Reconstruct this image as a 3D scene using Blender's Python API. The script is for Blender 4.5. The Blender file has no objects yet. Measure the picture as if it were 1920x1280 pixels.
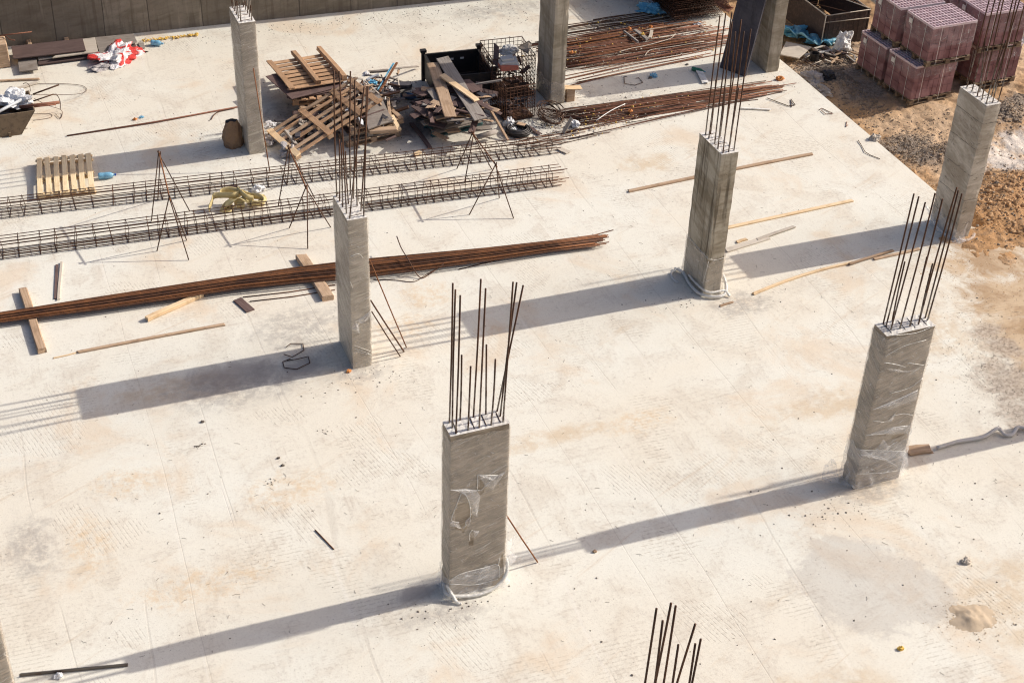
import bpy, bmesh, math, random
import numpy as np
from mathutils import Vector, Matrix, Euler, noise as mnoise
R = math.radians
rnd = random.Random(7)
scene = bpy.context.scene
COL = scene.collection

# ------------------------------------------------------------------ camera
F, PITCH, ROLL, YAW, CH = 2804.1, 0.627901, 0.0384606, 0.4012153, 15.6945
cp, sp, cy, sy = math.cos(PITCH), math.sin(PITCH), math.cos(YAW), math.sin(YAW)
fwd = Vector((sy*cp, cy*cp, -sp)); r0 = Vector((cy, -sy, 0)); u0 = r0.cross(fwd)
rt = math.cos(ROLL)*r0 + math.sin(ROLL)*u0
upv = -math.sin(ROLL)*r0 + math.cos(ROLL)*u0
CAM = Vector((0, 0, CH))
cd = bpy.data.cameras.new('camera'); cam = bpy.data.objects.new('camera', cd); COL.objects.link(cam)
m = Matrix((rt, upv, -fwd)).transposed().to_4x4(); m.translation = CAM
cam.matrix_world = m
cd.sensor_width = 36; cd.lens = F/1920*36; cd.clip_end = 500; cd.clip_start = .1
scene.camera = cam

# ------------------------------------------------------------------ light
SUN_ELEV, SUN_AZ = R(33.2), R(91.7)
w = bpy.data.worlds.new('World'); scene.world = w; w.use_nodes = True
nt = w.node_tree; bg = nt.nodes['Background']
sky = nt.nodes.new('ShaderNodeTexSky'); sky.sky_type = 'NISHITA'; sky.sun_disc = False
sky.sun_elevation = SUN_ELEV; sky.sun_rotation = SUN_AZ; sky.air_density = .8; sky.dust_density = 4.0; sky.ozone_density = .6
tint = nt.nodes.new('ShaderNodeMix'); tint.data_type = 'RGBA'; tint.blend_type = 'MULTIPLY'; tint.inputs[0].default_value = 1
tint.inputs[7].default_value = (1.0, .985, 1.03, 1)
nt.links.new(sky.outputs[0], tint.inputs[6]); nt.links.new(tint.outputs[2], bg.inputs[0]); bg.inputs[1].default_value = 0.125
sd = bpy.data.lights.new('sun', 'SUN'); sd.energy = 4.1; sd.angle = R(0.5); sd.color = (1, .955, .88)
so = bpy.data.objects.new('sun', sd); COL.objects.link(so)
sdir = Vector((math.sin(SUN_AZ)*math.cos(SUN_ELEV), math.cos(SUN_AZ)*math.cos(SUN_ELEV), math.sin(SUN_ELEV)))
so.rotation_euler = sdir.to_track_quat('Z', 'Y').to_euler(); so.location = (30, 10, 30)
scene.view_settings.view_transform = 'Standard'; scene.view_settings.look = 'None'
scene.view_settings.exposure = 0.14; scene.view_settings.gamma = 1
scene.render.engine = 'CYCLES'
scene.cycles.filter_width = 1.15; scene.cycles.max_bounces = 8; scene.cycles.transparent_max_bounces = 12

# ------------------------------------------------------------------ survey helpers
def at(px, py, z=0.0):
    """point of the site at height z that was sighted at a pixel of the survey photograph"""
    d = fwd*F + rt*(px-960) - upv*(py-640)
    return CAM + d*((z-CH)/d.z)
def above(b, px, py):
    """point standing over / beside b in the upright plane through b"""
    n = Vector((fwd.x, fwd.y, 0)); d = fwd*F + rt*(px-960) - upv*(py-640)
    return CAM + d*(((b-CAM).dot(n))/d.dot(n))
def onx(x, px, py):
    d = fwd*F + rt*(px-960) - upv*(py-640)
    return CAM + d*(x/d.x)

def ony(y, px, py):
    d = fwd*F + rt*(px-960) - upv*(py-640)
    return CAM + d*(y/d.y)
GLOW = -.70
def level(x, y):
    """the ground beyond the slab lies lower and ramps up to the slab near its corner column"""
    t = min(1, max(0, (y-21.0)/3.0)); t = t*t*(3-2*t)
    return GLOW*t
def ate(px, py, dz=0.0):
    z = 0.0
    for _ in range(12):
        p = at(px, py, z); z = level(p.x, p.y)
    return at(px, py, z+dz)
def E2(px, py, rx, ry):
    p = ate(px, py); return (p.x, p.y, rx, ry)

# ------------------------------------------------------------------ object helpers
WM = {}
def reg(o, M, parent=None):
    M = M.copy(); WM[o] = M
    COL.objects.link(o)
    if parent is not None:
        o.parent = parent; o.matrix_basis = WM[parent].inverted() @ M
    else:
        o.matrix_basis = M
    return o
def tag(o, label=None, cat=None, group=None, kind=None):
    if label: o['label'] = label
    if cat: o['category'] = cat
    if group: o['group'] = group
    if kind: o['kind'] = kind
    return o
def empty(name, loc, label, cat, group=None, rz=0):
    o = bpy.data.objects.new(name, None); o.empty_display_size = .2
    reg(o, Matrix.Translation(Vector(loc)) @ Matrix.Rotation(rz, 4, 'Z'))
    return tag(o, label, cat, group)
def T(x=0, y=0, z=0): return Matrix.Translation(Vector((x, y, z)))
def RZ(a): return Matrix.Rotation(a, 4, 'Z')
class MB:
    """collects vertices and faces of one mesh"""
    def __init__(s): s.v = []; s.f = []; s.mi = []
    def add(s, vs, fs, mi=0):
        k = len(s.v); s.v += [tuple(v) for v in vs]; s.f += [tuple(i+k for i in f) for f in fs]; s.mi += [mi]*len(fs)
    def box(s, c, size, M=None, mi=0, jit=0):
        x, y, z = [q/2 for q in size]; c = Vector(c)
        vs = [Vector((a*x, b*y, d*z)) for d in (-1, 1) for b in (-1, 1) for a in (-1, 1)]
        if jit: vs = [v+Vector((rnd.uniform(-jit, jit), rnd.uniform(-jit, jit), rnd.uniform(-jit, jit))) for v in vs]
        vs = [(M @ v if M else v)+c for v in vs]
        s.add(vs, [(0, 2, 3, 1), (4, 5, 7, 6), (0, 1, 5, 4), (2, 6, 7, 3), (0, 4, 6, 2), (1, 3, 7, 5)], mi)
    def quadbox(s, pts, th, mi=0):
        """slab: four top corners, thickness downwards"""
        a = [Vector(p) for p in pts]; n = (a[1]-a[0]).cross(a[2]-a[0]).normalized()
        if n.z < 0: n = -n
        b = [p-n*th for p in a]
        s.add(b+a, [(3, 2, 1, 0), (4, 5, 6, 7), (0, 1, 5, 4), (1, 2, 6, 5), (2, 3, 7, 6), (3, 0, 4, 7)], mi)
    def tube(s, pts, r, n=6, mi=0, cap=True):
        pts = [Vector(p) for p in pts]; k = len(s.v); N = len(pts)
        rr = r if isinstance(r, (list, tuple)) else [r]*N
        t0 = (pts[1]-pts[0]).normalized()
        a = Vector((0, 0, 1)) if abs(t0.z) < .9 else Vector((1, 0, 0))
        nrm = t0.cross(a).normalized()
        for i, p in enumerate(pts):
            t = (pts[min(i+1, N-1)]-pts[max(i-1, 0)])
            t = t.normalized() if t.length > 1e-9 else t0
            nrm = (nrm - t*nrm.dot(t)).normalized(); b = t.cross(nrm)
            for j in range(n):
                q = 2*math.pi*j/n
                s.v.append(tuple(p+(nrm*math.cos(q)+b*math.sin(q))*rr[i]))
        for i in range(N-1):
            for j in range(n):
                s.f.append((k+i*n+j, k+i*n+(j+1) % n, k+(i+1)*n+(j+1) % n, k+(i+1)*n+j)); s.mi.append(mi)
        if cap:
            s.f.append(tuple(k+j for j in range(n))[::-1]); s.f.append(tuple(k+(N-1)*n+j for j in range(n))); s.mi += [mi, mi]
    def mesh(s, name, mats, smooth=False):
        me = bpy.data.meshes.new(name); me.from_pydata(s.v, [], s.f)
        for m_ in (mats if isinstance(mats, (list, tuple)) else [mats]): me.materials.append(m_)
        if any(s.mi): me.polygons.foreach_set('material_index', s.mi)
        if smooth: me.polygons.foreach_set('use_smooth', [True]*len(s.f))
        me.update(); return me
    def build(s, name, mats, parent=None, M=None, smooth=False, bevel=0, local=False):
        """vertices are world coordinates unless local; origin goes to M"""
        M = M if M is not None else (WM[parent] if parent else T(*s.v[0]))
        if not local:
            Mi = M.inverted(); s.v = [tuple(Mi @ Vector(v)) for v in s.v]
        me = s.mesh(name, mats, smooth)
        if bevel:
            bm = bmesh.new(); bm.from_mesh(me)
            bmesh.ops.bevel(bm, geom=bm.edges[:], offset=bevel, segments=1, affect='EDGES'); bm.to_mesh(me); bm.free()
        return reg(bpy.data.objects.new(name, me), M, parent)
def meshobj(name, me, M, parent=None): return reg(bpy.data.objects.new(name, me), M, parent)
def frame(a, b, roll=0, upd=Vector((0, 0, 1))):
    """matrix with x along a->b, origin a"""
    a, b = Vector(a), Vector(b); x = (b-a).normalized()
    y = upd.cross(x).normalized(); z = x.cross(y)
    M3 = Matrix((x, y, z)).transposed().to_4x4(); M3.translation = a
    return M3 @ Matrix.Rotation(roll, 4, 'X')
def plank_mesh(L, wd, th, mat, seed=0, rough=False, bend=0, segs=None, name='plank'):
    """board from x=0..L, centred on y, z 0..th; ends worn, edges chamfered, slightly warped"""
    rn = random.Random(seed); n = segs or max(2, int(L/.35)); mb = MB(); ch = min(wd, th)*.14
    prof = [(-wd/2, ch), (-wd/2+ch, 0), (wd/2-ch, 0), (wd/2, ch), (wd/2, th-ch), (wd/2-ch, th), (-wd/2+ch, th), (-wd/2, th-ch)]
    ph = rn.uniform(0, 6); tw = rn.uniform(-.02, .02)
    for i in range(n+1):
        q = i/n; x = L*q
        oy = bend*(4*q*(1-q)) + (math.sin(q*5+ph)*.006 if rough else 0)
        for (y, z) in prof:
            e = 0
            if i in (0, n): e = rn.uniform(-.03, .03)*(1 if rough else .2)
            yy = y*(1+(rn.uniform(-.07, .07) if rough else 0))
            mb.v.append((x+e, yy+oy, z+tw*y*q))
    for i in range(n):
        for j in range(8):
            mb.f.append((i*8+j, (i+1)*8+j, (i+1)*8+(j+1) % 8, i*8+(j+1) % 8))
    mb.f.append(tuple(range(8))); mb.f.append(tuple(n*8+j for j in range(8))[::-1])
    mb.mi = [0]*len(mb.f)
    return mb.mesh(name, mat)
def plank(name, a, b, wd, th, mat, parent=None, label=None, cat=None, group=None, roll=0, rough=False, bend=0, seed=None, upd=Vector((0, 0, 1))):
    a, b = Vector(a), Vector(b); seed = rnd.randint(0, 9999) if seed is None else seed
    me = plank_mesh((b-a).length, wd, th, mat, seed, rough, bend, name=name)
    o = meshobj(name, me, frame(a, b, roll, upd), parent)
    return tag(o, label, cat, group)
def rod(name, pts, r, mat, parent=None, label=None, cat=None, group=None, n=6, kind=None):
    mb = MB(); mb.tube(pts, r, n)
    o = mb.build(name, mat, parent, M=(WM[parent] if parent else T(*pts[0])), smooth=True)
    return tag(o, label, cat, group, kind)
def bez(p, n=8):
    """smooth curve through points (Catmull-Rom)"""
    p = [Vector(q) for q in p]; P = [p[0]*2-p[1]]+p+[p[-1]*2-p[-2]]; out = []
    for i in range(1, len(P)-2):
        for k in range(n):
            t = k/n
            out.append(.5*((2*P[i])+(P[i+1]-P[i-1])*t+(2*P[i-1]-5*P[i]+4*P[i+1]-P[i+2])*t*t+(-P[i-1]+3*P[i]-3*P[i+1]+P[i+2])*t**3))
    return out+[p[-1]]
def dup(o, M, parent=None, label=None, group=None):
    c = o.copy(); reg(c, M, parent)
    if label: c['label'] = label
    if group: c['group'] = group
    return c

# ------------------------------------------------------------------ material helpers
class NT:
    def __init__(s, name):
        s.m = bpy.data.materials.new(name); s.m.use_nodes = True; s.t = s.m.node_tree
        s.p = s.t.nodes['Principled BSDF']; s.out = s.t.nodes['Material Output']
    def n(s, t, **kw):
        q = s.t.nodes.new('ShaderNode'+t)
        for k, v in kw.items(): setattr(q, k, v)
        return q
    def set(s, sock, v):
        if v is None: return
        if isinstance(v, bpy.types.NodeSocket): s.t.links.new(v, sock)
        elif isinstance(v, (tuple, list)) and len(v) == 3 and sock.type == 'RGBA': sock.default_value = (*v, 1)
        else: sock.default_value = v
    def co(s, which='Object'): return s.n('TexCoord').outputs[which]
    def pos(s): return s.n('NewGeometry').outputs['Position']
    def map(s, v, scale=(1, 1, 1), rot=(0, 0, 0), loc=(0, 0, 0)):
        q = s.n('Mapping'); s.set(q.inputs[0], v); q.inputs[1].default_value = loc; q.inputs[2].default_value = rot
        q.inputs[3].default_value = scale if isinstance(scale, (tuple, list)) else (scale,)*3; return q.outputs[0]
    def noise(s, v, sc=1, det=4, ro=.55, di=0, col=False):
        q = s.n('TexNoise'); s.set(q.inputs['Vector'], v); q.inputs['Scale'].default_value = sc
        q.inputs['Detail'].default_value = det; q.inputs['Roughness'].default_value = ro; q.inputs['Distortion'].default_value = di
        return q.outputs['Color' if col else 'Fac']
    def vor(s, v, sc=1, feat='F1', out='Distance', rand=1):
        q = s.n('TexVoronoi', feature=feat); s.set(q.inputs['Vector'], v); q.inputs['Scale'].default_value = sc
        q.inputs['Randomness'].default_value = rand; return q.outputs[out]
    def wave(s, v, sc=1, di=0, det=2, dirn='X', dsc=1):
        q = s.n('TexWave', bands_direction=dirn); s.set(q.inputs['Vector'], v); q.inputs['Scale'].default_value = sc
        q.inputs['Distortion'].default_value = di; q.inputs['Detail'].default_value = det; q.inputs['Detail Scale'].default_value = dsc
        return q.outputs['Fac']
    def math(s, op, a, b=None, c=None, clamp=False):
        q = s.n('Math', operation=op, use_clamp=clamp); s.set(q.inputs[0], a)
        if b is not None: s.set(q.inputs[1], b)
        if c is not None: s.set(q.inputs[2], c)
        return q.outputs[0]
    def mul(s, a, b): return s.math('MULTIPLY', a, b)
    def step(s, v, lo, hi, a=0., b=1.):
        q = s.n('MapRange', interpolation_type='SMOOTHSTEP'); s.set(q.inputs[0], v)
        q.inputs[1].default_value = lo; q.inputs[2].default_value = hi; q.inputs[3].default_value = a; q.inputs[4].default_value = b
        return q.outputs[0]
    def mix(s, f, a, b, mode='MIX'):
        q = s.n('Mix', data_type='RGBA', blend_type=mode); s.set(q.inputs[0], f); s.set(q.inputs[6], a); s.set(q.inputs[7], b)
        return q.outputs[2]
    def ramp(s, f, stops):
        q = s.n('ValToRGB'); s.set(q.inputs[0], f); e = q.color_ramp.elements
        while len(e) < len(stops): e.new(.5)
        for k, (p, c) in zip(e, stops): k.position = p; k.color = (*c, 1)
        return q.outputs[0]
    def sep(s, v): q = s.n('SeparateXYZ'); s.set(q.inputs[0], v); return q.outputs
    def bump(s, h, d=.01, st=1, prev=None):
        q = s.n('Bump'); q.inputs['Strength'].default_value = st; q.inputs['Distance'].default_value = d
        s.set(q.inputs['Height'], h)
        if prev is not None: s.t.links.new(prev, q.inputs['Normal'])
        return q.outputs[0]
    def rand(s): return s.n('ObjectInfo').outputs['Random']
    def end(s, col, rough=.8, bump=None, metal=0, **kw):
        s.set(s.p.inputs['Base Color'], col); s.set(s.p.inputs['Roughness'], rough); s.p.inputs['Metallic'].default_value = metal
        if bump is not None: s.t.links.new(bump, s.p.inputs['Normal'])
        for k, v in kw.items(): s.set(s.p.inputs[k], v)
        return s.m

def spots(n, P, pts, wob=None):
    """largest of soft discs (x, y, rx, ry, rot) on the ground; 1 in the middle, 0 outside"""
    acc = None
    for (x, y, rx, ry) in pts:
        q = n.map(P, scale=(1/rx, 1/ry, 0), loc=(-x/rx, -y/ry, 0))
        L = n.n('VectorMath', operation='LENGTH'); n.set(L.inputs[0], q)
        d = L.outputs['Value']
        if wob is not None: d = n.math('ADD', d, wob)
        v = n.step(d, 1.0, .35)
        acc = v if acc is None else n.math('MAXIMUM', acc, v)
    return acc

def mat_slab():
    n = NT('cast_concrete_floor'); P = n.pos()
    big = n.noise(P, .32, 3, .5, .4); mid = n.noise(P, 1.3, 6, .62, .6); fine = n.noise(P, 14, 6, .7); grit = n.noise(P, 90, 3, .7)
    col = n.mix(n.step(big, .35, .65), (.72, .665, .55), (.74, .715, .62))
    col = n.mix(n.mul(n.step(mid, .47, .70), .42), col, (.56, .48, .38))
    col = n.mix(n.mul(n.mul(n.step(fine, .48, .70), n.step(mid, .35, .60)), .48), col, (.40, .34, .28))
    col = n.mix(n.mul(n.step(fine, .46, .28), .35), col, (.74, .70, .62))
    # scraped streaky marks running with the boards
    st1 = n.noise(n.map(P, (7, .55, 1), (0, 0, .12)), 2.2, 5, .7, .3)
    st2 = n.noise(n.map(P, (.5, 8, 1), (0, 0, .2)), 2.0, 5, .7, .3)
    sel = n.step(n.noise(n.map(P, 1, loc=(9, 3, 0)), .55, 2), .47, .55)
    st = n.mix(sel, st1, st2)
    col = n.mix(n.mul(n.mul(n.step(st, .52, .70), n.step(mid, .40, .60)), .50), col, (.48, .41, .33))
    # comb ribs left by the formwork of the screed, in patches
    wob = n.noise(P, 2.5, 3)
    ca = n.wave(n.map(P, 1, (0, 0, .06)), 4.2, .9, 2, 'Y', 1.5); cb = n.wave(n.map(P, 1, (0, 0, -.25)), 5.2, .9, 2, 'X', 1.5)
    pa = n.step(n.noise(n.map(P, (1, .8, 1), loc=(4, 8, 0)), .7, 2, .4), .57, .63); pb = n.step(n.noise(n.map(P, 1, loc=(31, 2, 0)), .65, 2, .4), .57, .63)
    rib = n.math('MAXIMUM', n.mul(ca, pa), n.mul(cb, pb))
    ribm = n.mul(n.step(rib, .62, .95), n.step(fine, .40, .6))
    col = n.mix(n.mul(ribm, .46), col, (.44, .385, .31))
    # seams between the form sheets: long thin lines along y, short ones across
    X = n.sep(n.map(P, 1, (0, 0, .02))); wx = n.math('ADD', X[0], n.math('ADD', n.mul(n.noise(n.map(P, (1, .3, 1)), .7, 4, .45), .35), n.mul(n.noise(n.map(P, (1, .12, 1), loc=(7, 2, 0)), .33, 1), 2.6)))
    def seam(v, period, off, wid):
        a = n.math('ABSOLUTE', n.math('SUBTRACT', n.math('FRACT', n.math('DIVIDE', n.math('ADD', v, off), period)), .5))
        return n.step(a, wid/period, wid/period*.3)
    s1 = n.mul(seam(wx, 1.24, .3, .017), n.step(n.noise(n.map(P, (1, .25, 1)), 1.0, 3, .6), .40, .56))
    s2 = n.mul(seam(wx, .62, .05, .013), n.step(n.noise(n.map(P, (1, .3, 1), loc=(5, 1, 0)), 1.2, 3, .6), .56, .66))
    wy = n.math('ADD', X[1], n.mul(n.noise(P, 1, 3), .12))
    s3 = n.mul(seam(wy, 2.5, .7, .015), n.step(n.noise(n.map(P, 1, loc=(2, 7, 0)), .8, 3, .6), .58, .66))
    seams = n.math('MAXIMUM', s1, n.math('MAXIMUM', s2, s3))
    col = n.mix(n.mul(seams, .20), col, (.36, .30, .24))
    pale = n.mul(seam(n.math('ADD', wx, .05), 1.24, .3, .03), n.step(n.noise(n.map(P, (1, .3, 1), loc=(8, 0, 0)), 1.4, 3), .5, .58))
    col = n.mix(n.mul(pale, .22), col, (.80, .76, .69))
    # rust and clay stains
    sw = n.math('SUBTRACT', n.noise(P, 2.2, 6, .7, .5), .5); sww = n.mul(sw, 1.5)
    rust = spots(n, P, [(7.5, 21.8, .75, .55), (6.7, 21.0, .9, .5), (3.7, 17.4, 1.0, .55), (1.4, 18.4, .8, .5), (2.0, 15.8, 1.4, .5), (9.6, 17.1, .9, .4), (0.6, 17.2, .5, .9), (8.2, 20.3, .5, .3)], sww)
    col = n.mix(n.mul(n.mul(rust, n.step(n.noise(P, 5, 6, .8), .40, .64)), .60), col, (.64, .45, .25))
    clay = spots(n, P, [(13.4, 16.4, 2.2, .5), (9.4, 10.6, 1.5, 1.0), (13.0, 11.5, 1.5, 1.1), (15.8, 17.6, 1.2, 1.0), (17.5, 17.2, 2.2, 2.0), (11.6, 9.6, 1.8, .6), (8.0, 17.2, 1.4, .3), (13.6, 25.0, .9, .5), (2.5, 20.5, 1.2, .5)], sww)
    col = n.mix(n.mul(n.mul(clay, n.step(n.noise(P, 3.1, 6, .72), .34, .60)), .66), col, (.58, .44, .28))
    gen = n.step(n.noise(n.map(P, 1, loc=(3, 3, 3)), .55, 6, .62, .6), .53, .70)
    col = n.mix(n.mul(gen, .55), col, (.66, .51, .35))
    sc = n.noise(n.map(n.map(P, 1, (0, 0, R(-24))), (.22, 3.2, 1)), 1.3, 6, .7, .8)
    scm = n.mul(n.step(sc, .56, .70), n.step(n.noise(P, .5, 3), .46, .58))
    col = n.mix(n.mul(scm, .45), col, (.56, .43, .29))
    # grey damp and dust, with heap shade painted in
    damp = spots(n, P, [(11.1, 12.55, 1.15, 1.2), (11.7, 12.1, .7, .7)], n.mul(sw, 1.1))
    damp = n.step(damp, .0, .35)
    col = n.mix(n.mul(damp, .40), col, (.40, .37, .335))
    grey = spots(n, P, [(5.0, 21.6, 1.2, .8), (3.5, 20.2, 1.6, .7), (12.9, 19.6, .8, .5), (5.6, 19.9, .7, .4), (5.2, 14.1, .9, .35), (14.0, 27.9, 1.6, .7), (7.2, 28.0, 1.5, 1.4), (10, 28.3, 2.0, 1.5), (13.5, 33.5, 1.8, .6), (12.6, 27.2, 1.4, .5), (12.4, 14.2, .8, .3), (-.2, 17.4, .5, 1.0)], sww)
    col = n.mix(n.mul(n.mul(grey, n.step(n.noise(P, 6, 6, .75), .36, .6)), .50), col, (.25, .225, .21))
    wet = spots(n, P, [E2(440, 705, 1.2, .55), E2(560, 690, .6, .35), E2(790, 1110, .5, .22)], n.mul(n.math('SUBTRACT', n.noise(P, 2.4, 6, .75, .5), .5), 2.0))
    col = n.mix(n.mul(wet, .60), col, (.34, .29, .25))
    shade_stain = spots(n, P, [(8.4, 29.2, 2.3, 1.3), (9.4, 28.3, 1.2, .9), (7.3, 29.3, 1.6, 1.1), (10.6, 27.9, 1.2, .5), (12.4, 27.8, .6, .6)], sww)
    col = n.mix(n.mul(shade_stain, .92), col, n.mix(n.step(fine, .4, .6), (.15, .125, .11), (.27, .235, .21)))  # dark soil and dust round the heaps, their shade painted into the colour
    soil = spots(n, P, [E2(1865, 485, 1.5, 1.1), E2(1905, 560, 1.3, 1.1), E2(1835, 452, 1.0, .6), E2(1915, 620, .9, .8), E2(1870, 555, .8, .5), E2(1940, 640, 1, 1.2)], n.mul(n.math('SUBTRACT', n.noise(P, 1.7, 7, .72, .6), .5), 2.2))
    col = n.mix(n.mul(soil, .92), col, n.mix(n.step(mid, .4, .6), (.36, .22, .105), (.54, .39, .24)))
    gg = spots(n, P, [E2(1898, 720, .75, 1.1), E2(1880, 650, .5, .6), E2(1925, 780, .7, .7), E2(1850, 620, .5, .3)], n.mul(n.math('SUBTRACT', n.noise(P, 2.6, 7, .75, .6), .5), 2.0))
    col = n.mix(n.mul(gg, .8), col, n.mix(n.step(fine, .42, .58), (.26, .20, .15), (.48, .39, .30)))
    # specks, hair-like scratches
    warp = n.mix(.5, P, n.noise(P, 1.5, 2, col=True), 'ADD')
    spk = n.mul(n.step(n.vor(P, 9), .10, .05), n.step(n.noise(P, .9, 3), .52, .62))
    spk2 = n.step(n.vor(P, 3.1), .03, .018)
    spk = n.math('MAXIMUM', spk, spk2)
    col = n.mix(n.mul(spk, .75), col, (.16, .14, .12))
    hair = n.step(n.math('ABSOLUTE', n.math('SUBTRACT', n.noise(n.map(P, 1, loc=(1, 5, 0)), 3.3, 2, .4, 2.5), .5)), .006, .002)
    hair = n.mul(hair, n.step(n.noise(n.map(P, 1, loc=(6, 6, 0)), 1.9, 3), .57, .63))
    col = n.mix(n.mul(hair, .30), col, (.30, .26, .22))
    pep = n.noise(P, 34, 4, .75)
    col = n.mix(n.mul(n.step(pep, .54, .68), .45), col, (.36, .30, .24))
    col = n.mix(n.mul(n.step(grit, .42, .66), .20), col, (.40, .34, .28))
    b = n.bump(n.math('SUBTRACT', n.math('ADD', n.mul(fine, .5), n.mul(grit, .25)), n.math('ADD', n.mul(seams, .35), n.mul(ribm, .45))), .006, .55)
    b = n.bump(mid, .03, .3, b)
    return n.end(col, n.step(mid, .3, .7, .78, .95), b, **{'Specular IOR Level': .3})

def mat_earth():
    n = NT('sandy_earth'); P = n.pos()
    big = n.noise(P, .55, 4, .55, .4); mid = n.noise(P, 2.6, 7, .68, .5); fine = n.noise(P, 16, 6, .75)
    col = n.mix(n.step(big, .38, .62), (.44, .27, .14), (.55, .39, .25))
    cl = spots(n, P, [E2(1868, 400, 2.4, 2.0), E2(1840, 470, 1.2, .8), E2(1800, 290, .9, .6), E2(1900, 340, 1.0, .9)], n.mul(n.math('SUBTRACT', mid, .5), 1.6))
    col = n.mix(n.mul(cl, .85), col, n.mix(fine, (.33, .165, .065), (.54, .31, .14)))
    col = n.mix(n.mul(n.step(mid, .5, .68), .7), col, (.25, .16, .095))
    lime = spots(n, P, [E2(1895, 300, .9, 1.2), E2(1915, 265, .8, .8)], n.mul(n.math('SUBTRACT', n.noise(P, 3, 6, .7), .5), 2.0))
    col = n.mix(n.mul(lime, .75), col, (.66, .61, .55))
    gr = spots(n, P, [E2(1690, 268, 1.0, .6), E2(1745, 293, 1.0, .45), E2(1885, 215, .7, .6), E2(1915, 190, .7, .7), E2(1560, 135, 1.6, .9), E2(1625, 165, 1.0, .8), E2(1545, 95, 1.3, .6)], n.mul(n.math('SUBTRACT', mid, .5), 1.8))
    col = n.mix(n.mul(gr, .8), col, n.mix(n.step(fine, .4, .6), (.10, .09, .08), (.30, .27, .24)))
    col = n.mix(n.mul(n.step(fine, .52, .72), .5), col, (.15, .10, .065))
    b = n.bump(fine, .02, .8, n.bump(mid, .06, .7))
    return n.end(col, .95, b, **{'Specular IOR Level': .15})

def mat_concrete(name, a, b_, wrap=0., joints=False, streak=True, dark=(.16, .14, .12), boards=False, sk=.5):
    n = NT(name); P = n.pos(); g = n.rand()
    off = n.n('CombineXYZ'); n.set(off.inputs[0], n.mul(g, 37.0)); n.set(off.inputs[2], n.mul(g, 11.0))
    V = n.n('VectorMath', operation='ADD'); n.set(V.inputs[0], P); n.set(V.inputs[1], off.outputs[0]); V = V.outputs[0]
    big = n.noise(V, 1.1, 4, .6, .5); fine = n.noise(V, 18, 6, .7)
    bnd = n.noise(n.map(n.map(V, 1, (R(-15), R(8), 0)), (1.1, 1.1, 4.2)), 1.5, 5, .65, .6)
    col = n.mix(n.step(n.mix(.5, big, bnd), .38, .62), a, b_)
    if streak:
        v = n.noise(n.map(V, (6, 6, .35)), 1.4, 5, .65); col = n.mix(n.mul(n.step(v, .48, .66), sk), col, dark)
        v2 = n.noise(n.map(V, (4, 4, .3), loc=(3, 1, 4)), 1.4, 4, .6); col = n.mix(n.mul(n.step(v2, .60, .74), .55), col, tuple(min(1, q*1.6) for q in b_))
    hole = n.mul(n.step(n.vor(n.map(V, (1, 1, 1.0)), 8.0), .09, .05), n.step(n.noise(V, 2, 2), .5, .6))
    col = n.mix(n.mul(hole, .7), col, (.09, .08, .07))
    col = n.mix(n.mul(n.step(fine, .5, .75), .35), col, dark)
    h = n.mul(fine, .4)
    if boards:
        sz = n.sep(V); zz = n.math('ADD', sz[2], n.mul(n.noise(n.map(V, (2, 2, .2)), 1, 3), .06))
        fr = n.math('ABSOLUTE', n.math('SUBTRACT', n.math('FRACT', n.math('DIVIDE', zz, .56)), .5))
        bl = n.mul(n.step(fr, .016, .006), n.step(n.noise(V, 3.5, 4, .7), .40, .52))
        pit = n.mul(n.step(n.noise(n.map(n.map(V, 1, (R(-20), R(12), 0)), (2, 2, 10)), 3.4, 6, .78, .5), .57, .63), n.step(n.noise(V, 1.6, 2), .38, .55))
        m_ = n.math('MAXIMUM', bl, pit); col = n.mix(n.mul(m_, .75), col, (.10, .085, .07)); h = n.math('SUBTRACT', h, n.mul(m_, 2))
    if wrap:
        # stretched film lies tight on the concrete: slanting tension creases
        c1 = n.noise(n.map(n.map(V, 1, (R(-30), R(11), 0)), (1.0, 1.0, 17)), 1.3, 6, .74, 1.1)
        c2 = n.noise(n.map(n.map(V, 1, (R(20), R(28), 0)), (1.2, 1.2, 12), loc=(3, 2, 1)), 1.5, 5, .68, .9)
        cr = n.math('MAXIMUM', n.step(c1, .52, .68), n.mul(n.step(c2, .56, .72), .8))
        col = n.mix(n.mul(cr, .55*wrap), col, tuple(min(1, q*1.7) for q in b_))
        col = n.mix(n.mul(n.step(c1, .48, .34), .60*wrap), col, dark)
        h = n.math('ADD', h, n.mul(cr, 1.2))
    if joints:
        X = n.sep(P)[0]; wx = n.math('ADD', X, n.mul(n.noise(n.map(P, (.35, .35, .05)), 1, 2), .9))
        a_ = n.math('ABSOLUTE', n.math('SUBTRACT', n.math('FRACT', n.math('DIVIDE', n.math('ADD', wx, .12), 1.22)), .5))
        j = n.step(a_, .014, .006); col = n.mix(n.mul(j, .75), col, (.05, .045, .04))
        cell = n.math('FLOOR', n.math('DIVIDE', n.math('ADD', wx, .73), 1.22))
        wn = n.n('TexWhiteNoise', noise_dimensions='1D'); n.set(wn.inputs['W'], cell)
        col = n.mix(n.mul(wn.outputs['Value'], .45), col, (.12, .095, .07))
        h = n.math('SUBTRACT', h, n.mul(j, 2))
    b = n.bump(h, .006, .7)
    if wrap: return n.end(col, .75, b, **{'Specular IOR Level': .35, 'Coat Weight': .12*wrap, 'Coat Roughness': .3})
    return n.end(col, .88, b, **{'Specular IOR Level': .25})

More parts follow.
